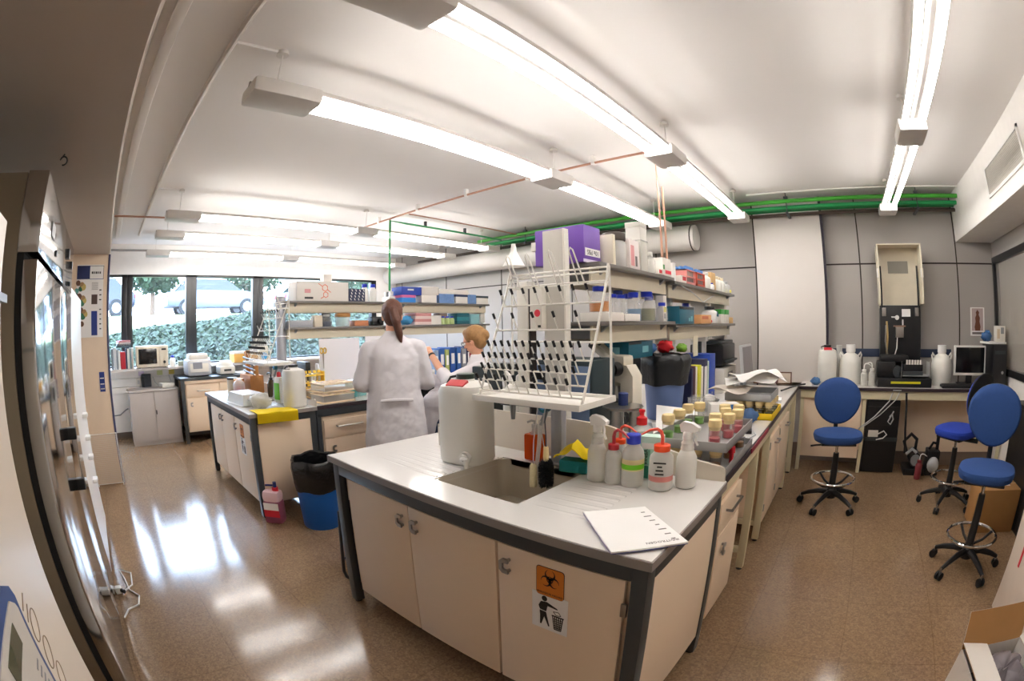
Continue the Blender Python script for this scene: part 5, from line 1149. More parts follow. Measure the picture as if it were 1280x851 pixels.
carton((-4.56, 3.41, FT+.056), 'thin pink carton between the azure and the cobalt one', .2, .2, .03, M('box_pink', '#d86aa0', .45), 0)
carton((-4.56, 3.45, FT+.087), 'long cobalt blue carton behind the standing person on the far top shelf', .2, .30, .095, MB_, 0, face=[('x', paper, .3, .6, .55, .75)])
carton((-4.56, 3.72, FT), 'white carton below another white one beside the cobalt carton', .2, .24, .095, cardw, 0)
carton((-4.56, 3.74, FT+.096), 'white carton stacked on the white one beside the cobalt carton', .2, .27, .10, cardw, 0)
carton((-4.56, 4.01, FT), 'blue floral printed carton under the long white one', .2, .25, .115, M('floral_blue', '#6e93c8', .5, var=.4, scale=25), 0)
carton((-4.56, 4.27, FT), 'white tub with dark lid under the long white carton', .2, .21, .115, cardw, 0, 'lidded_box', 'box', lid=(M('lid_navy', '#33405f', .5), .03))
carton((-4.56, 4.14, FT+.116), 'long white carton bridging the far top shelf boxes', .2, .50, .06, cardw, 0)
carton((-4.56, 4.46, FT), 'small blue floral carton between two dark-lidded tubs', .2, .15, .12, M('floral_blue'), 0)
carton((-4.56, 4.66, FT), 'last white tub with dark lid at the far top shelf end', .2, .22, .11, cardw, 0, 'lidded_box', 'box', lid=(M('lid_slate', '#3f4a50', .5), .03))
# far shelves, lower board
carton((-4.58, 2.02, FS), 'grey glass slab box at the near end of the lower far shelf', .22, .26, .07, M('slab_grey', '#a3a7ad', .2), 0)
t = thing('cream_mug', 'cream box-shaped mug on the lower far shelf', 'mug', (-4.55, 2.235, FS)); MB().box((0, 0, .06), (.09, .10, .12), M('mug_cream', '#ddd0bb', .5), bev=.01).build('body', t); MB().tube(arc((.0, -.05, .06), .03, 90, 270, 8, 'yz'), .006, M('mug_cream')).build('handle', t)
screw_bottle((-4.56, 2.36, FS), 'stout glass jar on the lower far shelf beside the cream mug', .13, .06, lgrey, glassy, M('dark_powder', '#4a5264', .6))
t = thing('storage_jar', 'glass storage jar with wide wooden lid on the lower far shelf', 'jar', (-4.56, 2.56, FS)); MB().lathe([(.075, 0), (.08, .01), (.08, .10)], clearp, seg=22).build('body', t); MB().lathe([(.085, .10), (.088, .105), (.088, .135), (.06, .145), (0, .146)], M('lid_wood', '#c08a52', .6, var=.2), seg=22).build('lid', t)
carton((-4.55, 2.76, FS), 'orange tray box on the lower far shelf', .14, .18, .06, M('box_terracotta', '#c07a52', .5), 0)
t = thing('camera_like_device', 'black gadget with cable on the lower far shelf beside the standing person', 'device', (-4.54, 2.98, FS)); MB().box((0, 0, .05), (.12, .16, .10), black, bev=.02).build('body', t); MB().cyl((.06, .02, .05), (.10, .02, .05), .03, black, seg=16).build('lens', t)
crumple((-4.52, 3.41, FS+.001), 'crumpled blue bag on the lower far shelf', .075, M('bag_blue', '#4f9fd6', .4), 'crumpled_bag', 'bag', 51)
for k in range(4): carton((-4.56, 3.62, FS+.0345*k), ('flat pale pink pack at the bottom of the lower far shelf pile', 'flat rosy pack second in the lower far shelf pile', 'flat pale pink pack third in the lower far shelf pile', 'flat rosy pack topmost in the lower far shelf pile')[k], .2, .26, .034, M('pack_pale_pink', '#e3cdc8', .5) if k % 2 == 0 else M('pack_rose', '#c98a88', .5), .03*k, 'flat_pack', 'pack')
carton((-4.54, 3.84, FS), 'white carton in the middle of the lower far shelf', .14, .16, .11, cardw, 0)
carton((-4.61, 4.02, FS), 'brown paper box in the lower far shelf', .12, .12, .14, M('box_brown', '#8a7566', .7), 0)
for k in range(3): screw_bottle((-4.49, 3.965+.075*k, FS), 'small blue-capped vial pot on the lower far shelf', .10, .033, capblue, M('vial_green', '#b8cc8a', .4), group='blue-capped vial pots on the lower far shelf')
for k in range(3): carton((-4.56, 4.30, FS+.0465*k), ('dark teal case lowest in the lower far shelf stack', 'mid teal case in the lower far shelf stack', 'dark teal case on top of the lower far shelf stack')[k], .18, .22, .046, M('case_teal', '#2b7c86', .4) if k % 2 else M('case_dark_teal', '#1e5f6c', .4), 0, 'teal_case', 'case')
carton((-4.56, 4.53, FS), 'pale aqua box at the end of the lower far shelf', .16, .16, .13, M('box_aqua', '#8cc0c4', .4), 0)
# ------------------------------------------------------------------ window ledge and window bench
LZ = 1.086
for k, (y0, y1, h, col, lb) in enumerate(((.0, .035, .30, '#6e7680', 'grey book, first on the window ledge'), (.04, .085, .31, '#c9ccd0', 'silver book beside the first grey book'), (.09, .12, .29, '#8a9098', 'slim grey book on the window ledge'), (.125, .155, .27, '#e2e0dc', 'white book before the red one on the ledge'), (.16, .245, .25, '#b3202f', 'thick red book on the window ledge'),
        (.25, .275, .30, '#3a4260', 'navy book beside the thick red one'), (.28, .315, .29, '#dfe3dc', 'pale book beside the navy one'), (.32, .345, .30, '#7c98a0', 'blue-grey book near the microwave'), (.35, .385, .30, '#d8d5cf', 'last pale book leaning to the microwave'))):
    t = thing('ledge_book', lb, 'book', (-7.62, (y0+y1)/2, LZ)); MB().box((0, 0, h/2), (.20, y1-y0, h), M('book_%d' % k, col, .5), bev=.002).build('cover', t); MB().box((.002, 0, h/2), (.19, (y1-y0)*.7, h+.001), paper).build('page_block', t)
for k, (z, col, lb) in enumerate(((0, '#8fb0c4', 'pale blue book lying across the ledge books'), (.026, '#22263c', 'navy book lying on the pale blue one'), (.052, '#d6d0d2', 'white book lying third on the ledge stack'), (.078, '#c96a78', 'pink book topmost on the ledge stack'))):
    t = thing('ledge_book', lb, 'book', (-7.60, .22, LZ+.312+z), .1*k); MB().box((0, 0, .0125), (.19, .26-.02*k, .025), M('flat_book_%d' % k, col, .5), bev=.002).build('cover', t); MB().box((.002, 0, .0125), (.186, .256-.02*k, .016), paper).build('page_block', t)
t = thing('microwave', 'cream microwave oven standing on the window ledge', 'microwave', (-7.60, .70, LZ))
mc = M('microwave_cream', '#d8cdb9', .4)
MB().box((0, 0, .165), (.34, .54, .31), mc, bev=.012).build('body', t)
d = MB().box((.175, -.075, .165), (.012, .38, .30), mc, bev=.004).build('door', t); MB().box((.183, -.08, .17), (.006, .31, .22), M('microwave_glass', '#17181a', .1), bev=.002).build('window', d)
p_ = MB().box((.175, .195, .165), (.012, .14, .30), mc, bev=.003).build('control_panel', t); MB().box((.182, .195, .265), (.004, .08, .025), black).build('display', p_); MB().cyl((.18, .2, .08), (.205, .2, .08), .022, black, seg=16).build('knob', p_)
for dy in (-.22, .22): MB().box((0, dy, .005), (.28, .03, .01), black).build('foot', t)
screw_bottle((-7.58, 1.06, LZ), 'white bottle with blue cap beside the microwave', .16, .05, capblue, wplastic)
carton((-7.58, 1.20, LZ), 'small olive carton on the ledge beside the white bottle', .12, .10, .07, M('carton_olive', '#8c8c74', .6), 0)
carton((-7.56, 1.32, LZ), 'small navy box on the ledge near the white instruments', .10, .09, .07, M('box_dusk', '#444c78', .5), 0)
t = thing('thermal_cycler', 'rounded white thermal cycler with dark screen on the window bench', 'instrument', (-7.28, 1.42, .941))
MB().box((0, 0, .13), (.42, .40, .24), M('instrument_bluewhite', '#c9ccd2', .4), bev=.05).build('body', t); MB().box((.03, 0, .28), (.30, .32, .10), offwhite, bev=.04).build('lid', t); MB().box((.212, 0, .15), (.012, .30, .17), offwhite, (0, -.2, 0), .01).build('front_panel', t); MB().box((.22, -.03, .16), (.008, .15, .09), M('screen_grey', '#7e808a', .2), (0, -.2, 0)).build('screen', t); MB().box((0, 0, .008), (.30, .30, .016), black).build('foot', t)
MB().box((.10, -.04, .332), (.06, .08, .004), M('logo_pink', '#c9557a', .5)).build('logo', t)
t = thing('bench_centrifuge', 'small white centrifuge on the window bench beside the thermal cycler', 'instrument', (-7.20, 1.88, .941))
MB().box((0, 0, .07), (.28, .26, .12), offwhite, bev=.03).build('body', t); MB().lathe([(.12, .125), (.12, .16), (.09, .20), (0, .205)], offwhite, seg=20).build('lid', t); MB().box((.142, 0, .07), (.004, .12, .03), dkgrey).build('display', t); MB().box((0, 0, .006), (.2, .2, .012), black).build('foot', t)
t = carton((-7.60, 2.32, LZ), 'ochre cardboard box with pale lid on the window ledge', .30, .42, .17, M('card_ochre', '#cf9d4e', .7), 0, lid=(M('lid_pale', '#d8d4cf', .6), .035))
t = carton((-7.56, 2.66, LZ), 'cream box with round blue mark on the window ledge', .12, .16, .24, M('box_cream', '#dcd2bc', .5), 0); MB().cyl((.06, 0, .08), (.062, 0, .08), .06, M('mark_blue', '#3f9ad0', .4), seg=20).build('mark', t)
carton((-7.20, 2.18, .941), 'loose white papers on the window bench end', .3, .2, .02, paper, .2, 'paper_stack', 'papers')
carton((-7.60, 1.60, LZ), 'small dark box on the ledge behind the thermal cycler', .14, .2, .10, M('box_ink', '#2b3040', .5), 0, lid=(wplastic, .03))
# wall telephone and clutter over the grey cupboard
t = thing('wall_telephone', 'dark wall telephone with hanging handset under the microwave', 'telephone', (-7.80, .60, .78))
MB().box((.03, 0, .10), (.06, .17, .20), M('phone_grey', '#3b4048', .5), bev=.015).build('body', t); MB().tube([(.09, -.06, .16), (.11, -.06, .10), (.11, -.05, -.0), (.09, -.05, -.07)], .022, M('phone_dark', '#24272c', .5), radii=[.026, .018, .018, .026]).build('handset', t)
t = thing('wall_socket', 'pale wall socket beside the dark telephone', 'socket', (-7.805, .46, .86)); MB().box((.006, 0, 0), (.012, .08, .12), offwhite, bev=.003).build('plate', t); MB().box((.013, 0, 0), (.003, .04, .06), lgrey).build('insert', t)
carton((-7.50, .92, .792), 'flat white network box lying on the grey cupboard', .20, .22, .06, offwhite, .2, 'network_box', 'device')
tag(MB().tube([(-7.78, .72, .93), (-7.69, .74, .86), (-7.66, .80, .80), (-7.66, .95, .80), (-7.68, 1.03, .84), (-7.76, 1.0, .95)], .006, lgrey, seg=6).build('white_cable'), 'pale cable looping above the grey cupboard', 'cable')
tag(MB().tube([(-7.80, -.02, .38), (-7.70, .08, .40), (-7.6, .18, .48), (-7.60, .23, .50)], .01, mgrey, seg=6).build('hanging_cable'), 'grey cable sagging between pillar and grey cupboard', 'cable')
for k, (y, m) in enumerate(((.52, M('note_lilac', '#c9bcd6', .7)), (.85, M('note_green', '#d3dba0', .7)), (1.06, M('note_yellow', '#e6cf6a', .7)))):
    tag(MB().box((-7.806, y, .985), (.003, .10, .07), m).build('hanging_note'), ('lilac note stuck below the microwave', 'pale green note stuck below the microwave', 'yellow note stuck on the ledge front')[k], 'note')
# ------------------------------------------------------------------ floor by the far sink
t = thing('waste_bin', 'bright blue waste bin lined with a black bag at the far sink end', 'bin', (-3.36, 1.56, 0))
MB().lathe([(.155, 0), (.16, .008), (.185, .40), (.19, .45), (.18, .45), (.155, .02), (0, .02)], M('bin_blue', '#0a5db4', .4), seg=36, caps=False).build('body', t)
def br(z, r, j): return [Vector(((r+j*math.sin(7*a)+j*.7*math.sin(17*a+z*40))*math.cos(a), (r+j*math.sin(7*a)+j*.7*math.sin(17*a+z*40))*math.sin(a), z+.008*math.sin(5*a))) for a in [2*PI*k/48 for k in range(48)]]
MB().loft([br(.32, .187, .004), br(.40, .20, .007), br(.50, .208, .006), br(.555, .205, .005), br(.57, .195, .006), br(.56, .182, .006), br(.45, .17, .008), br(.25, .15, .008)], M('bag_gloss_black', '#101113', .25, bump=.5, bscale=35)).build('bin_bag', t)
t = thing('detergent_jug', 'pink canister with red label and blue tap on the floor beside the blue bin', 'canister', (-3.615, 1.235, 0), .75)
MB().box((0, 0, .10), (.165, .12, .20), pinkliq, bev=.03).build('body', t)
MB().box((0, 0, .235), (.165, .12, .10), M('jug_pale_pink', '#e8c4c8', .4), bev=.04).build('shoulder', t)
MB().box((.0, -.0615, .155), (.14, .003, .06), paper).build('label_panel', t); MB().box((.0, -.0618, .095), (.145, .003, .06), redp).build('label_panel', t)
MB().lathe([(.028, .275), (.028, .31), (0, .311)], redp, (.035, 0, 0), 16).build('cap', t); MB().cyl((.035, 0, .305), (.035, 0, .355), .016, M('tap_navy', '#1b2a6a', .4)).cyl((.035, 0, .325), (-.05, -.01, .325), .008, M('tap_navy')).build('tap', t)
# ------------------------------------------------------------------ wall bench goods
jerrycan((-.16, 5.36, .9), 'milky carboy with black cap and red band at the white pier', .22, .22, .41, black, .1, strap=True, band=redp)
def round_carboy(loc, label):
    t = thing('carboy', label, 'carboy', loc)
    MB().lathe([(.125, 0), (.13, .01), (.132, .22), (.12, .27), (.08, .31), (.052, .325), (.05, .345)], hdpe, seg=28).build('body', t)
    for s in (-1, 1): MB().tube([(s*.09, 0, .295), (s*.125, 0, .335), (s*.132, 0, .31), (s*.118, 0, .26)], .011, hdpe).build('handle', t)
    MB().lathe([(.056, .338), (.058, .345), (.055, .415), (0, .417)], wplastic, seg=20).build('cap', t)
    return t
round_carboy((.12, 5.40, .9), 'round-shouldered milky carboy beside the black-capped one'); round_carboy((1.27, 5.40, .9), 'round-shouldered milky carboy between the black machine and the monitor')
tag(MB().lathe([(.06, 0), (.062, .30), (.035, .34), (.035, .40)], milky, (-.02, 5.58, .9), 18).build('clear_cylinder'), 'clear plastic cylinder behind the black-capped carboy', 'cylinder')
wash_bottle((.28, 5.22, .9), 'small white wash bottle beside the black machine, nearer the pier', .17, .038, wplastic, wplastic, 1); wash_bottle((.375, 5.24, .9), 'small white wash bottle touching the black machine', .18, .038, wplastic, wplastic, -1)
# big black machine with the raised cream hood
t = thing('microscope_machine', 'tall black machine with raised cream hood on the wall bench', 'machine', (.745, 5.38, .9))
MB().box((.02, -.02, .045), (.66, .46, .09), black, bev=.008).build('base', t); MB().box((.03, -.252, .05), (.36, .006, .022), M('strip_yellow', '#c9c21c', .5)).build('strip', t)
MB().box((0, .16, .45), (.52, .12, .76), black, bev=.006).build('tower', t)
hood = MB(); hm = M('hood_cream', '#d9d0bb', .45)
hood.bx(-.265, .265, .16, .175, .80, 1.46, hm).bx(-.275, -.262, -.10, .175, .84, 1.46, hm).bx(.262, .275, -.10, .175, .84, 1.46, hm).bx(-.275, .275, -.10, .175, 1.45, 1.462, hm); hood.build('hood', t)
MB().box((.0, .155, 1.24), (.26, .006, .13), M('hood_vent', '#8f8b80', .5)).build('vent', t); MB().box((0, .0, 1.464), (.16, .06, .006), black).build('hood_handle', t)
for s in (-1, 1): MB().cyl((s*.235, .10, .80), (s*.235, .10, 1.25), .012, black).build('gas_strut', t); MB().box((s*.275, -.05, 1.16), (.03, .06, .10), wplastic, bev=.01).build('latch', t)
for s in (-1, 1): MB().box((s*.21, .095, .76), (.05, .015, .09), steel, bev=.004).build('hinge', t)
MB().box((.07, .095, .75), (.11, .006, .08), paper).build('label_plate', t)
d = MB().box((-.02, .07, .55), (.10, .06, .12), steel, bev=.006).box((-.02, .06, .61), (.15, .05, .015), M('clamp_brown', '#8a6a58', .5)).build('detector', t)
MB().cyl((-.05, .06, .70), (-.05, .09, .70), .025, wplastic, seg=16).cyl((-.12, .08, .705), (-.07, .08, .705), .008, wplastic).build('knob', t); MB().cyl((.02, .06, .62), (.02, .06, .68), .01, wplastic).build('fitting', t)
MB().tube([(-.18, .08, .66), (-.17, .06, .5), (-.18, .07, .35), (-.16, .04, .22)], .012, M('hose_gold', '#b79a62', .4)).tube([(-.19, .07, .62), (-.2, .05, .45), (-.17, .05, .28)], .008, steel).tube([(-.05, .05, .5), (-.06, .02, .38), (-.10, .0, .27)], .006, wplastic).build('hose', t)
MB().box((-.20, -.06, .17), (.22, .20, .17), black, bev=.02).box((-.10, -.03, .28), (.34, .16, .07), black, bev=.015).cyl((-.06, -.17, .15), (-.06, -.05, .15), .06, dkgrey, seg=20).build('stage_block', t)
MB().box((.10, -.06, .13), (.30, .22, .05), dkgrey, bev=.006).box((.13, -.06, .19), (.24, .18, .07), black, bev=.01).build('sample_stage', t)
for k in range(6): MB().cyl((.05+.034*k, -.155, .225), (.05+.034*k, -.155, .27), .014, M('coil_pale', '#d6cfc8', .4), seg=12).build('coil', t)
MB().bx(.0, .33, -.20, .02, .11, .115, clearp).bx(.325, .33, -.2, .02, .11, .25, clearp).build('clear_guard', t)
for a in (-.02, .33): MB().cyl((a, -.19, .09), (a, -.19, .26), .005, steel).build('rod', t)
t = thing('flat_monitor', 'small white-framed flat monitor on the wall bench', 'monitor', (1.65, 5.38, .9))
MB().box((0, 0, .26), (.44, .045, .31), M('monitor_white', '#dcdad6', .4), bev=.008).build('housing', t); MB().box((0, -.0235, .265), (.395, .004, .262), M('screen_black', '#101114', .12)).build('screen', t); MB().box((0, .02, .06), (.08, .04, .14), black, bev=.006).box((0, 0, .012), (.30, .22, .024), black, bev=.01).build('foot', t)
t = thing('keyboard', 'black keyboard on the wall bench before the white-framed monitor', 'keyboard', (1.46, 5.19, .9))
MB().box((0, 0, .014), (.46, .16, .028), black, bev=.006).build('case', t); MB().box((0, 0, .030), (.43, .13, .006), blackrub, bev=.002).build('key_field', t)
t = thing('computer_tower', 'black computer tower standing on the wall bench beside the monitor', 'computer', (1.98, 5.32, .9))
MB().box((0, 0, .22), (.20, .44, .44), black, bev=.008).build('case', t); f_ = MB().box((0, -.222, .22), (.196, .008, .43), M('tower_front', '#1d1e21', .35), bev=.004).build('front_panel', t); MB().cyl((.04, -.226, .16), (.04, -.232, .16), .016, lgrey, seg=16).build('power_button', f_); MB().box((0, -.227, .36), (.15, .004, .035), dkgrey).build('drive_bay', f_)
carton((1.95, 5.30, 1.342), 'pale papers lying on the black computer tower', .26, .30, .02, paper, .1, 'paper_stack', 'papers')
t = carton((2.02, 5.24, 1.363), 'small cream device standing on the papers on the computer tower', .13, .10, .16, offwhite, .0, 'small_device', 'device', face=[('y', mgrey, .5, .85, .5, .9), ('y', M('label_tan', '#c9b69a', .5), .1, .4, .2, .8)])
crumple((1.86, 5.30, 1.363), 'crumpled blue cable bundle on the computer tower', .075, M('bundle_blue', '#27578a', .5), 'cable_bundle', 'cables', 61)
t = thing('wall_poster', 'small poster of a brown figurine on the back wall', 'poster', (1.855, YF-.006, 1.565))
MB().bx(-.105, .105, -.001, .001, -.155, .155, paper).build('sheet', t); MB().bx(-.085, .085, -.002, -.001, -.10, .145, M('poster_mauve', '#b4a3a0', .6)).build('picture_ground', t)
MB().lathe([(.035, -.1), (.045, -.06), (.03, 0), (.036, .04), (.018, .075), (.026, .10), (.0, .13)], M('figurine_brown', '#6a3c28', .6), (0, -.003, 0), 16, sy=.05).build('figurine', t)
MB().bx(-.08, .08, -.002, -.001, -.14, -.115, M('print_grey')).build('caption', t)
# under the wall bench
t = thing('black_rack_cabinet', 'black electronics cabinet with white cables under the wall bench', 'cabinet', (.535, 5.325, 0))
MB().box((0, 0, .385), (.40, .33, .76), black, bev=.01).build('body', t); MB().box((.0, -.168, .36), (.40, .006, .04), dkgrey).box((0, -.168, .6), (.38, .006, .2), M('rack_face', '#1c1c1f', .3)).build('front_panel', t)
MB().box((-.10, -.172, .42), (.12, .01, .07), offwhite, bev=.003).build('connector', t); MB().tube([(-.04, -.18, .42), (.02, -.22, .46), (.06, -.21, .42), (.02, -.20, .38), (-.06, -.19, .36)], .007, wplastic).build('connector_cable', t)
MB().tube([(.08, -.18, .60), (.10, -.22, .64), (.12, -.21, .58), (.09, -.22, .53), (.06, -.19, .55), (.12, -.20, .66)], .008, lgrey).build('connector_cable', t)
tag(MB().tube([(.62, 5.07, .86), (.58, 5.02, .78), (.42, 5.02, .62), (.25, 5.0, .50), (.20, 5.02, .40)], .006, lgrey, seg=6).tube([(.70, 5.07, .86), (.66, 5.02, .80), (.48, 5.01, .64), (.30, 5.0, .52)], .005, lgrey, seg=6).tube([(.72, 5.07, .88), (.62, 5.07, .88)], .005, lgrey, seg=6).build('hanging_cable'), 'grey cables sweeping from the wall bench towards the lone blue chair', 'cable')
tag(MB().tube([(.78, 5.055, .86), (.79, 5.04, .70), (.80, 5.03, .50), (.82, 5.04, .36), (.83, 5.06, .25)], .013, black, seg=8).build('hanging_cable'), 'thick black cable hanging from the wall bench beside the black cabinet', 'cable')
t = thing('vacuum_pump', 'black vacuum pump with grey hose on the floor beside the black cabinet', 'pump', (.99, 5.24, 0))
MB().box((0, 0, .035), (.26, .30, .07), black, bev=.01).build('base', t); MB().cyl((-.0, -.12, .16), (0, .14, .16), .075, black, seg=20).cyl((0, -.13, .16), (0, -.12, .16), .06, mgrey, seg=20).build('motor', t); MB().tube([(-.10, -.05, .20), (-.16, -.05, .34), (-.08, -.06, .42), (.0, -.04, .36), (.0, 0, .24)], .02, M('hose_black', '#1a1a1b', .5)).build('hose', t); MB().tube([(-.12, -.10, .22), (-.06, -.13, .28), (.0, -.12, .24)], .018, lgrey).build('fitting', t)
t = thing('filter_bottle_unit', 'dark unit with pale filter bowl on the floor beyond the vacuum pump', 'filter unit', (1.215, 5.2, 0))
MB().box((0, 0, .13), (.16, .20, .26), black, bev=.012).build('body', t); MB().ball((.0, -.11, .12), (.075, .05, .085), lgrey).build('bowl', t); MB().cyl((.05, .0, .26), (.05, 0, .42), .022, black).build('stem', t); MB().tube([(-.05, 0, .26), (-.02, -.05, .34), (.03, -.04, .33)], .015, black).build('hose', t)
t = wash_bottle((1.02, 4.99, 0), 'dark red squeeze bottle with white tip on the floor by the vacuum pump', .20, .042, M('bottle_wine', '#7d2a30', .4), wplastic, 1, body=M('bottle_wine'))
carton((1.60, 3.78, 0), 'brown cardboard box on the floor behind the front blue chair', .42, .36, .34, card, .0, 'cardboard_box', 'box', face=[('z', paper, .5, .8, .3, .55), ('z', M('tape_tan', '#c9a878', .5), .0, 1., .45, .5)])
crumple((1.50, 3.72, .343), 'small white scrap lying on the brown cardboard box', .035, paper, 'paper_scrap', 'paper', 71)
t = thing('black_cabinet', 'tall black cabinet against the right-hand glazed wall behind the front chair', 'cabinet', (1.97, 3.55, 0))
MB().box((0, 0, .46), (.28, 1.3, .92), black, bev=.01).build('body', t); MB().box((-.142, .33, .46), (.006, .62, .86), M('cab_black', '#191a1c', .35)).build('door', t); MB().box((-.142, -.33, .46), (.006, .62, .86), M('cab_black')).build('door', t)
tag(MB().tube([(2.02, 4.10, .92), (1.98, 4.12, 1.15), (1.97, 4.16, 1.38), (2.0, 4.22, 1.46), (2.05, 4.26, 1.47), (2.09, 4.3, 1.44)], .014, black, seg=8).build('black_hose'), 'black hose arching up from the black cabinet before the glazing', 'hose')
for k, (y, c_, lb) in enumerate(((4.05, M('spine_red', '#b83038', .5), 'red book standing on the black cabinet'), (3.99, M('spine_blue', '#3a6cb0', .5), 'blue book standing beside the red one on the black cabinet'), (3.92, M('spine_cream', '#d9cfa8', .5), 'cream book on the black cabinet'))):
    t = thing('cabinet_book', lb, 'book', (2.0, y, .921)); MB().box((0, 0, .075), (.16, .05, .15), c_, bev=.003).build('cover', t); MB().box((-.003, 0, .076), (.152, .035, .151), paper).build('page_block', t)
t = thing('white_cupboard', 'white cupboard with a red stripe standing at the right-hand edge', 'cupboard', (1.72, 2.02, 0))
MB().box((0, 0, .55), (.82, .94, 1.08), M('cupboard_white', '#dccfc2', .45), bev=.006).build('body', t); MB().box((-.412, .29, .50), (.004, .022, .30), redp).build('stripe', t); MB().box((-.413, .40, .68), (.02, .03, .05), steel, bev=.003).build('lock', t); MB().box((-.411, .0, .80), (.003, .93, .006), joint_dark).build('seam', t)
t = thing('open_carton', 'open white cardboard box with a plastic bag inside, on the floor by the white cupboard', 'box', (1.01, 1.50, 0), .15)
w_, d_, h_ = .36, .34, .33
MB().bx(-w_/2, w_/2, -d_/2, d_/2, 0, .006, cardw).bx(-w_/2, w_/2, -d_/2, -d_/2+.006, 0, h_, cardw).bx(-w_/2, w_/2, d_/2-.006, d_/2, 0, h_, cardw).bx(-w_/2, -w_/2+.006, -d_/2, d_/2, 0, h_, cardw).bx(w_/2-.006, w_/2, -d_/2, d_/2, 0, h_, cardw).build('body', t)
def flap(c, dx, dy, rot, m, m2):
    return MB().box((0, 0, .002), (dx, dy, .003), m).box((0, 0, -.001), (dx, dy, .003), m2)
o = flap(0, .15, d_, 0, cardw, card).build('flap', t, (-w_/2+.07, 0, h_+.015)); o.rotation_euler = (0, .18, 0)
o = flap(0, w_, .16, 0, card, cardw).build('flap', t, (0, d_/2+.03, h_+.07)); o.rotation_euler = (1.15, 0, 0)
o = flap(0, w_, .14, 0, cardw, card).build('flap', t, (0, -d_/2-.03, h_+.05)); o.rotation_euler = (-.95, 0, 0)
o = flap(0, .14, d_, 0, cardw, card).build('flap', t, (w_/2+.05, 0, h_+.04)); o.rotation_euler = (0, -.6, 0)
b = MB(); 
for z, L_ in ((.24, .12), (.10, .10)): b.tube([(-w_/2-.001, -.10, z), (-w_/2-.001, -.10+L_*.5, z+.045), (-w_/2-.001, -.10+L_, z)], .0015, joint_dark, seg=4).tube([(-w_/2-.001, -.10, z), (-w_/2-.001, -.10, z-.06), (-w_/2-.001, -.10+L_, z-.06), (-w_/2-.001, -.10+L_, z)], .0015, joint_dark, seg=4)
b.build('printed_mark', t)
bb = MB().ball((.02, .0, .22), (.15, .14, .12), CLEAR('bag_clear_grey', '#d8d4d8', .55, .25, '#9a9298'), 20); qq = random.Random(5)
for v in bb.bm.verts: v.co += v.normal*qq.uniform(-.03, .03)
bb.build('plastic_bag', t, ang=80)
# ------------------------------------------------------------------ laboratory chairs
def lab_chair(loc, rz, label, seat_h, fab, backfab, group=None, ring_h=.25, bz=.25):
    t = thing('lab_chair', label, 'chair', loc, rz, group)
    for k in range(5):
        a = 2*PI*k/5+.35; c, s_ = math.cos(a), math.sin(a)
        l = MB().tube([(.02*c, .02*s_, .13), (.12*c, .12*s_, .125), (.22*c, .22*s_, .10), (.285*c, .285*s_, .075)], .02, black, radii=[.028, .024, .019, .014]).build('leg', t)
        w = MB()
        for o_ in (-.016, .016): w.cyl((.29*c-s_*o_-s_*.009, .29*s_+c*o_+c*.009, .029), (.29*c-s_*o_+s_*.009, .29*s_+c*o_-c*.009, .029), .028, blackrub, seg=16)
        w.cyl((.285*c, .285*s_, .03), (.285*c, .285*s_, .085), .009, steel)
        w.build('caster', l)
    MB().lathe([(.05, .08), (.05, .15), (.038, .16), (.034, .17), (.028, seat_h-.16), (.026, seat_h-.15)], black, seg=18).build('column_sleeve', t)
    MB().cyl((0, 0, seat_h-.16), (0, 0, seat_h-.05), .014, chrome).build('gas_lift', t)
    r = MB().tube([(.205*math.cos(2*PI*k/40), .205*math.sin(2*PI*k/40), ring_h) for k in range(40)], .011, chrome, closed=True).build('foot_ring', t)
    b = MB()
    for k in range(4):
        a = 2*PI*k/4+.6; b.tube([(.03*math.cos(a), .03*math.sin(a), ring_h-.07), (.12*math.cos(a), .12*math.sin(a), ring_h-.05), (.195*math.cos(a), .195*math.sin(a), ring_h-.005)], .011, black)
    b.build('spoke', r)
    def sup(rx, ry, z, e=2.6, n=36, oy=0): return [Vector((rx*math.copysign(abs(math.cos(2*PI*k/n))**(2/e), math.cos(2*PI*k/n)), oy+ry*math.copysign(abs(math.sin(2*PI*k/n))**(2/e), math.sin(2*PI*k/n)), z)) for k in range(n)]
    MB().loft([sup(.19, .18, seat_h-.045), sup(.222, .208, seat_h-.03), sup(.232, .218, seat_h), sup(.225, .21, seat_h+.022), sup(.19, .178, seat_h+.034), sup(.1, .09, seat_h+.036)], fab).build('seat', t)
    MB().bx(-.16, .16, -.15, .15, seat_h-.06, seat_h-.04, black, .006).build('seat_pan', t)
    MB().tube([(-.05, -.02, seat_h-.07), (-.2, -.05, seat_h-.075), (-.25, -.06, seat_h-.08)], .008, black).build('lever', t)
    MB().tube([(0, .10, seat_h-.06), (0, .26, seat_h-.05), (0, .285, seat_h+.05), (0, .28, seat_h+bz-.05)], .02, black, radii=[.02, .022, .022, .02]).build('back_bracket', t)
    # egg-shaped backrest, tilted back a little
    zc = seat_h+bz
    def egg(k, s_, oy):
        a = 2*PI*k/36; x = .228*math.cos(a)*s_*(1+.10*math.sin(a)); z = .20*math.sin(a)*s_
        return Vector((x, .255+oy+.16*z-.35*x*x*-1.*.6*-1, zc+z))
    MB().loft([[egg(k, s_, oy) for k in range(36)] for s_, oy in ((.2, -.038), (.72, -.036), (.93, -.026), (1.0, -.004))], fab).build('backrest', t)
    MB().loft([[egg(k, s_, oy) for k in range(36)] for s_, oy in ((1.0, -.003), (1.005, .012), (.9, .028), (.4, .034))], backfab).build('back_shell', t)
    return t
lab_chair((.02, 4.10, 0), .12, 'lone blue lab chair with chrome foot ring near the white pier', .625, blue_fab, black, 'blue lab chairs')
lab_chair((1.17, 3.02, 0), -.35, 'front blue lab chair near the white cupboard, facing the room', .665, blue_fab, black, 'blue lab chairs', .24, .30)
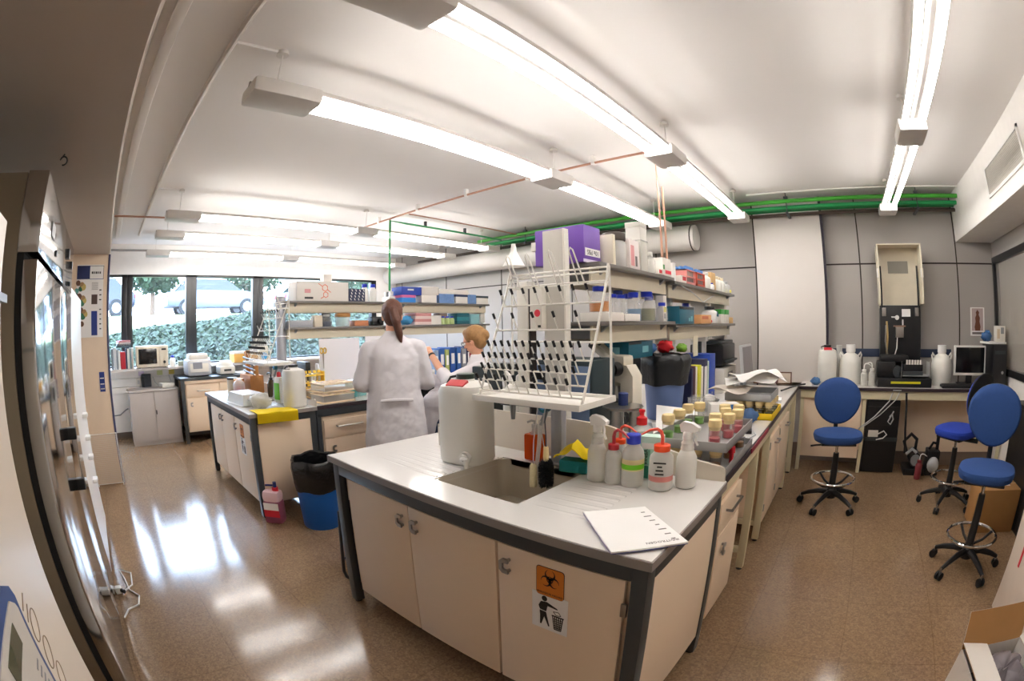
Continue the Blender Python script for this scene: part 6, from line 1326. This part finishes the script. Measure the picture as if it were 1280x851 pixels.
lab_chair((1.23, 4.25, 0), -2.45, 'bright blue lab chair turned sideways with black back, behind the front chair', .66, blue_fab2, black_fab, 'blue lab chairs', .25, .30)
lab_chair((-3.72, 3.05, 0), -2.25, 'black backed lab chair at the far bench between both people', .62, black_fab, black_fab)
st = lab_chair((-2.85, 3.045, 0), -.83, 'lab chair under the seated person in the white coat', .742, blue_fab, M('back_navy', '#23305e', .7))
t = thing('sled_stool', 'black tube-framed stool at the end of the near sink cabinet opposite the blue bin', 'stool', (-2.432, 1.43, 0), -1.125)
for s in (-1, 1): MB().tube([(s*.15, -.09, .47), (s*.18, -.10, .06), (s*.18, -.085, .02), (s*.18, -.06, .0125), (s*.18, .06, .0125), (s*.18, .085, .02), (s*.18, .10, .06), (s*.15, .09, .47)], .0115, black).build('leg', t)
for y_ in (-.098, .098): MB().tube([(-.176, y_, .14), (.176, y_, .14)], .009, black).build('stretcher', t)
MB().lathe([(.13, .47), (.15, .48), (.15, .50), (.13, .515), (0, .517)], mgrey, seg=28).build('seat', t)
# ------------------------------------------------------------------ people
def fuse(name, parent, prims, m, vox, it=4, disp=0.):
    """one continuous surface from overlapping rounded volumes"""
    b = MB()
    for q in prims:
        if q[0] == 'ball': b.ball(q[1], q[2], m, 20, q[3] if len(q) > 3 else None)
        elif q[0] == 'cap':
            p0, p1, r0, r1 = Vector(q[1]), Vector(q[2]), q[3], q[4]
            n = 6; L = (p1-p0).length; d = (p1-p0).normalized(); a = d.orthogonal().normalized(); c = d.cross(a); rings = []
            st_ = [(-r0*math.cos(t_), r0*math.sin(t_)) for t_ in [PI/2*(k+.02)/n for k in range(n+1)]]+[(L+r1*math.sin(t_), r1*math.cos(t_)) for t_ in [PI/2*k/n*.98 for k in range(n+1)]]
            for s_, r in st_: rings.append([p0+d*s_+a*r*math.cos(2*PI*k/16)+c*r*math.sin(2*PI*k/16) for k in range(16)])
            b.loft(rings, m)
        elif q[0] == 'loft': b.loft(q[1], m)
    o = b.build(name+'_raw')
    md = o.modifiers.new('r', 'REMESH'); md.mode = 'VOXEL'; md.voxel_size = vox; md.use_smooth_shade = True
    if it: ms = o.modifiers.new('s', 'SMOOTH'); ms.factor = .5; ms.iterations = it
    if disp:
        tx = bpy.data.textures.new('fold', 'CLOUDS'); tx.noise_scale = .11; tx.noise_depth = 2
        mdp = o.modifiers.new('d', 'DISPLACE'); mdp.texture = tx; mdp.strength = disp; mdp.mid_level = .5; mdp.texture_coords = 'LOCAL'
    bpy.context.view_layer.update()
    me = bpy.data.meshes.new_from_object(o.evaluated_get(bpy.context.evaluated_depsgraph_get()))
    bpy.data.objects.remove(o); me.materials.clear(); me.materials.append(m); me.shade_smooth()
    r = bpy.data.objects.new(name, me); COL.objects.link(r); r.parent = parent
    return r
def hand(wr, fw, up, s=1.):
    """palm, four unequal bent fingers and a thumb from the side of the palm"""
    fw = Vector(fw).normalized(); up = Vector(up).normalized(); sd = fw.cross(up).normalized(); wr = Vector(wr); P = []
    for j in range(4):
        o_ = sd*(-.028+.019*j)*s
        P.append(('cap', wr+fw*.015+o_*.8, wr+fw*.085*s+o_, .014*s, .0125*s))
        L = (.030, .036, .034, .026)[j]*s
        k0 = wr+fw*.088*s+o_; k1 = k0+(fw*.85-up*.5).normalized()*L; k2 = k1+(fw*.4-up*.9).normalized()*L*.75
        P += [('cap', k0, k1, .0095*s, .0088*s), ('cap', k1, k2, .0088*s, .0075*s)]
    t0 = wr+fw*.03*s-sd*.03*s; t1 = t0+(fw*.6-sd*.7-up*.3).normalized()*.035*s; t2 = t1+(fw*.9-sd*.15-up*.4).normalized()*.03*s
    P += [('cap', t0, t1, .0125*s, .011*s), ('cap', t1, t2, .0105*s, .0085*s)]
    return P
def ell(c, ax, ay, rx, ry, n=32, w=0., ph=0.):
    return [Vector(c)+Vector(ax)*rx*math.cos(2*PI*k/n)*(1+w*math.sin(7*2*PI*k/n+ph))+Vector(ay)*ry*math.sin(2*PI*k/n)*(1+w*math.cos(6*2*PI*k/n+ph)) for k in range(n)]
def head_prims(c, f, s=1.):
    c = Vector(c); f = Vector(f).normalized(); u = Vector((0, 0, 1)); u = (u-f*u.dot(f)).normalized(); r = f.cross(u)
    rz = math.atan2(-f.x, f.y); px_ = math.asin(max(-1, min(1, f.z)))
    P = [('ball', c+u*.015, (.074, .094, .098), (px_, 0, rz)), ('ball', c+f*.022-u*.055, (.054, .066, .062), (px_, 0, rz)), ('ball', c+f*.060-u*.088, (.026, .022, .02))]
    P += [('cap', c+f*.088-u*.012, c+f*.105-u*.038, .009, .013), ('cap', c+f*.083-u*.066-r*.016, c+f*.083-u*.066+r*.016, .0085, .0085), ('cap', c+f*.084+u*.012-r*.035, c+f*.088+u*.012+r*.035, .010, .010)]
    for s_ in (-1, 1): P += [('ball', c+r*s_*.074-u*.02-f*.005, (.010, .018, .030), (0, 0, rz)), ('ball', c+f*.062+r*s_*.036-u*.038, (.022, .022, .02))]
    return P, r, u, f
# --- the standing person
t = thing('person', 'standing person seen from behind in a long white lab coat with brown ponytail', 'person', (-3.03, 2.15, 0))
f = Vector((-.86, .51, 0)).normalized(); r = Vector((f.y, -f.x, 0)); U = Vector((0, 0, 1))
p = lambda a, b_, z: r*a+f*b_+U*z
hp, hr_, hu, hf = head_prims(p(.0, .03, 1.655), (f+r*.15-U*.22))
body = hp+[('cap', p(0, -.01, 1.46), p(0, .015, 1.58), .055, .052), ('cap', p(0, 0, 1.0), p(0, 0, 1.34), .10, .09), ('cap', p(-.12, 0, 1.39), p(.12, 0, 1.39), .05, .05)]
for s in (-1, 1):
    sh, el, wr = p(s*.185, 0, 1.40), p(s*.255, .02, 1.13), p(s*.17, .25, 1.08)
    body += [('cap', sh, el, .05, .042), ('cap', el, wr, .042, .029)]+hand(wr+f*.01, (f*.95-r*s*.25-U*.1), U*s if False else U, .95)
    body += [('cap', p(s*.085, 0, .92), p(s*.09, .02, .50), .08, .055), ('cap', p(s*.09, .02, .50), p(s*.095, -.02, .10), .055, .038), ('cap', p(s*.095, -.03, .05), p(s*.11, .11, .035), .04, .032)]
fuse('body', t, body, skin, .0065, 3)
rings = [ell(p(0, -.02, .585), r, f, .262, .195, w=.02), ell(p(0, -.02, .72), r, f, .250, .185, w=.016, ph=.4), ell(p(0, -.015, .92), r, f, .232, .172, w=.01), ell(p(0, -.01, 1.08), r, f, .205, .150, w=.008), ell(p(0, 0, 1.22), r, f, .208, .142), ell(p(0, 0, 1.34), r, f, .222, .132), ell(p(0, .0, 1.425), r, f, .190, .105), ell(p(0, .0, 1.47), r, f, .115, .085), ell(p(0, .005, 1.515), r, f, .066, .064), ell(p(0, .005, 1.53), r, f, .064, .062)]
coat = [('loft', rings), ('cap', p(-.17, 0, 1.405), p(.17, 0, 1.405), .068, .068)]
for s in (-1, 1):
    sh, el, wr = p(s*.190, 0, 1.395), p(s*.262, .015, 1.125), p(s*.175, .235, 1.085)
    coat += [('cap', sh, el, .070, .066), ('cap', el, wr, .064, .050)]
fuse('lab_coat', t, coat, coatm, .009, 3, .022)
MB().tube([p(-.12, -.185, 1.015), p(-.05, -.197, 1.02), p(.05, -.197, 1.02), p(.12, -.185, 1.015)], .009, coatm, radii=[.012, .014, .014, .012]).build('half_belt', t)
tr = []
for s in (-1, 1): tr += [('cap', p(s*.085, 0, .90), p(s*.092, .02, .48), .098, .072), ('cap', p(s*.092, .02, .48), p(s*.095, -.015, .09), .070, .062)]
fuse('trousers', t, tr, trous, .009, 3, .008)
for s in (-1, 1): fuse('shoe', t, [('cap', p(s*.095, -.045, .045), p(s*.105, .06, .042), .045, .042), ('cap', p(s*.105, .06, .04), p(s*.112, .14, .033), .042, .033)], M('shoe_dark', '#26211f', .5), .007, 2)
hc = p(0, .03, 1.655)
fuse('hair', t, [('ball', hc+U*.027-f*.018, (.086, .100, .100), (0, 0, math.atan2(-f.x, f.y))), ('ball', hc-f*.05-U*.02, (.074, .06, .075), (0, 0, math.atan2(-f.x, f.y))), ('ball', hc-f*.095+U*.03, (.038, .038, .038)),
     ('cap', hc-f*.105+U*.03, hc-f*.135-U*.05+r*.02, .030, .036), ('cap', hc-f*.135-U*.05+r*.02, hc-f*.125-U*.15+r*.045, .036, .026), ('cap', hc-f*.125-U*.15+r*.045, hc-f*.12-U*.21+r*.055, .026, .009)], hairb, .007, 2, .012)
MB().tube([hc-f*.108+U*.03+Vector((.024*math.cos(a*PI/6)*r.x, .024*math.cos(a*PI/6)*r.y, .024*math.sin(a*PI/6))) for a in range(12)], .008, M('hair_tie', '#5a1f28', .7), closed=True).build('hair_tie', t)
# --- the seated person, reaching over the far bench
t = thing('person', 'seated person with light brown hair and glasses in a white coat, reaching out', 'person', (-2.90, 3.00, 0))
f = Vector((-.74, -.67, 0)).normalized(); r = Vector((f.y, -f.x, 0)); p = lambda a, b_, z: r*a+f*b_+U*z
hc = p(.0, .06, 1.435)
hp, hr_, hu, hf = head_prims(hc, (f+r*.45-U*.35))
body = hp+[('cap', p(0, .02, 1.24), p(0, .045, 1.38), .053, .050), ('cap', p(0, .0, .92), p(0, .02, 1.14), .10, .09), ('cap', p(-.11, .02, 1.19), p(.11, .02, 1.19), .05, .05)]
arms = {}
for s in (-1, 1):
    sh = p(s*.165, .02, 1.19)
    if s < 0: el, wr = p(-.23, .27, 1.09), p(.06, .46, 1.32)
    else: el, wr = p(.20, .30, 1.03), p(.10, .60, 1.10)
    arms[s] = (sh, el, wr)
    d_ = (wr-el).normalized()
    body += [('cap', sh, el, .05, .042), ('cap', el, wr, .042, .028)]+hand(wr+d_*.008, d_, (U-d_*d_.z).normalized(), .95)
    hip, kn, an = p(s*.09, .0, .89), p(s*.11, .43, .875), p(s*.11, .40, .43)
    body += [('cap', hip, kn, .085, .06), ('cap', kn, an, .055, .038), ('cap', an-U*.03-f*.03, an+f*.11-U*.045, .038, .03)]
fuse('body', t, body, skin, .0065, 3)
rings = [ell(p(0, -.01, .80), r, f, .215, .18), ell(p(0, -.01, .92), r, f, .212, .175), ell(p(0, .0, 1.04), r, f, .195, .152), ell(p(0, .01, 1.14), r, f, .205, .138), ell(p(0, .02, 1.215), r, f, .18, .11), ell(p(0, .025, 1.265), r, f, .11, .085), ell(p(0, .03, 1.31), r, f, .066, .064)]
coat = [('loft', rings)]
for s in (-1, 1):
    sh, el, wr = arms[s]; e2 = el+(wr-el)*(.30 if s < 0 else .75)
    coat += [('cap', sh, el, .072, .066), ('cap', el, e2, .062, .056), ('cap', p(s*.09, .0, .90), p(s*.115, .42, .90), .112, .098), ('cap', p(s*.115, .42, .885), p(s*.12, .46, .58), .088, .06)]
coat += [('ball', p(0, .25, .93), (.16, .16, .06)), ('cap', p(-.17, .02, .87), p(-.285, .05, .58), .05, .028), ('cap', p(-.16, .22, .88), p(-.29, .26, .56), .05, .028), ('cap', p(0, .44, .86), p(0, .48, .58), .07, .04)]
fuse('lab_coat', t, coat, coatm, .009, 4, .016)
tr = []
for s in (-1, 1): tr += [('cap', p(s*.11, .42, .86), p(s*.11, .40, .48), .068, .06)]
fuse('trousers', t, tr, jeans, .009, 3, .008)
for s in (-1, 1):
    an = p(s*.11, .40, .43)
    fuse('shoe', t, [('cap', an-U*.04-f*.04, an+f*.05-U*.05, .044, .040), ('cap', an+f*.05-U*.05, an+f*.12-U*.055, .040, .03)], M('shoe_dark'), .007, 2)
fuse('hair', t, [('ball', hc+hu*.034-hf*.022, (.090, .102, .094), (0, 0, math.atan2(-f.x, f.y))), ('ball', hc-hf*.055-hu*.015, (.080, .066, .085), (0, 0, math.atan2(-f.x, f.y))), ('ball', hc-hf*.10+hu*.01, (.05, .05, .05)), ('ball', hc+hf*.05+hu*.078, (.066, .04, .034), (0, 0, math.atan2(-f.x, f.y)))], hairl, .007, 2, .014)
b = MB()
for s in (-1, 1):
    c_ = hc+hf*.104+hr_*s*.034-hu*.008
    b.tube([c_+hr_*.024*math.cos(a*PI/8)+hu*.018*math.sin(a*PI/8) for a in range(16)], .0025, black, closed=True, seg=6)
    b.tube([c_+hr_*s*.024, hc+hf*.06+hr_*s*.078-hu*.004, hc-hf*.01+hr_*s*.082-hu*.012], .0022, black, seg=6)
b.tube([hc+hf*.108-hr_*.011-hu*.006, hc+hf*.110+hr_*.011-hu*.006], .0022, black, seg=6); b.build('glasses', t)
for s in (-1, 1):
    b = MB(); b.ball(hc+hf*.082+hr_*s*.033-hu*.010, .0115, M('eye_white', '#e9e4de', .2), 12).ball(hc+hf*.0915+hr_*s*.033-hu*.010, .005, M('iris_brown', '#3d2a1e', .2), 8)
    b.build('eye', t)
dw = (arms[-1][2]-arms[-1][1]).normalized()
MB().cyl(arms[-1][2]-dw*.05, arms[-1][2]-dw*.03, .033, M('watch_dark', '#26221f', .4), seg=18).build('wrist_band', t)
# ------------------------------------------------------------------ camera, sky, colour management
cd_ = bpy.data.cameras.new('camera'); cam = bpy.data.objects.new('camera', cd_); COL.objects.link(cam)
cd_.type = 'PANO'; cd_.panorama_type = 'FISHEYE_EQUISOLID'; cd_.sensor_fit = 'HORIZONTAL'; cd_.sensor_width = 36.0
cd_.fisheye_lens = 597.045/1280*36; cd_.fisheye_fov = PI; cd_.clip_start = .02; cd_.clip_end = 200
yw, pt, rl = -.703635, -.030714, -.0187494
F = Vector((math.sin(yw)*math.cos(pt), math.cos(yw)*math.cos(pt), math.sin(pt)))
r0 = Vector((math.cos(yw), -math.sin(yw), 0)); u0 = r0.cross(F)
Rv = math.cos(rl)*r0+math.sin(rl)*u0; Uv = -math.sin(rl)*r0+math.cos(rl)*u0
cam.matrix_world = Matrix(((Rv.x, Uv.x, -F.x, 0), (Rv.y, Uv.y, -F.y, 0), (Rv.z, Uv.z, -F.z, 1.55), (0, 0, 0, 1)))
SC.camera = cam
w = bpy.data.worlds.new('sky'); SC.world = w; w.use_nodes = True; nt = w.node_tree; bg = nt.nodes['Background']
tc = nt.nodes.new('ShaderNodeTexCoord'); sp = nt.nodes.new('ShaderNodeSeparateXYZ'); rp = nt.nodes.new('ShaderNodeValToRGB')
rp.color_ramp.elements[0].position = .5; rp.color_ramp.elements[0].color = (.80, .89, 1, 1); rp.color_ramp.elements[1].position = .9; rp.color_ramp.elements[1].color = (.66, .82, 1, 1)
mr = nt.nodes.new('ShaderNodeMapRange'); mr.inputs['From Min'].default_value = -1
nt.links.new(tc.outputs['Generated'], sp.inputs[0]); nt.links.new(sp.outputs['Z'], mr.inputs['Value']); nt.links.new(mr.outputs['Result'], rp.inputs['Fac']); nt.links.new(rp.outputs['Color'], bg.inputs['Color'])
bg.inputs['Strength'].default_value = 17.0
SC.view_settings.view_transform = 'Standard'; SC.view_settings.look = 'None'; SC.view_settings.gamma = 1; SC.view_settings.use_curve_mapping = False; SC.view_settings.exposure = 0.60
SC.cycles.use_denoising = True
SC.cycles.max_bounces = 12; SC.cycles.diffuse_bounces = 8; SC.cycles.glossy_bounces = 4; SC.cycles.transmission_bounces = 6; SC.cycles.transparent_max_bounces = 16
SC.cycles.caustics_reflective = False; SC.cycles.caustics_refractive = False; SC.cycles.sample_clamp_indirect = 8
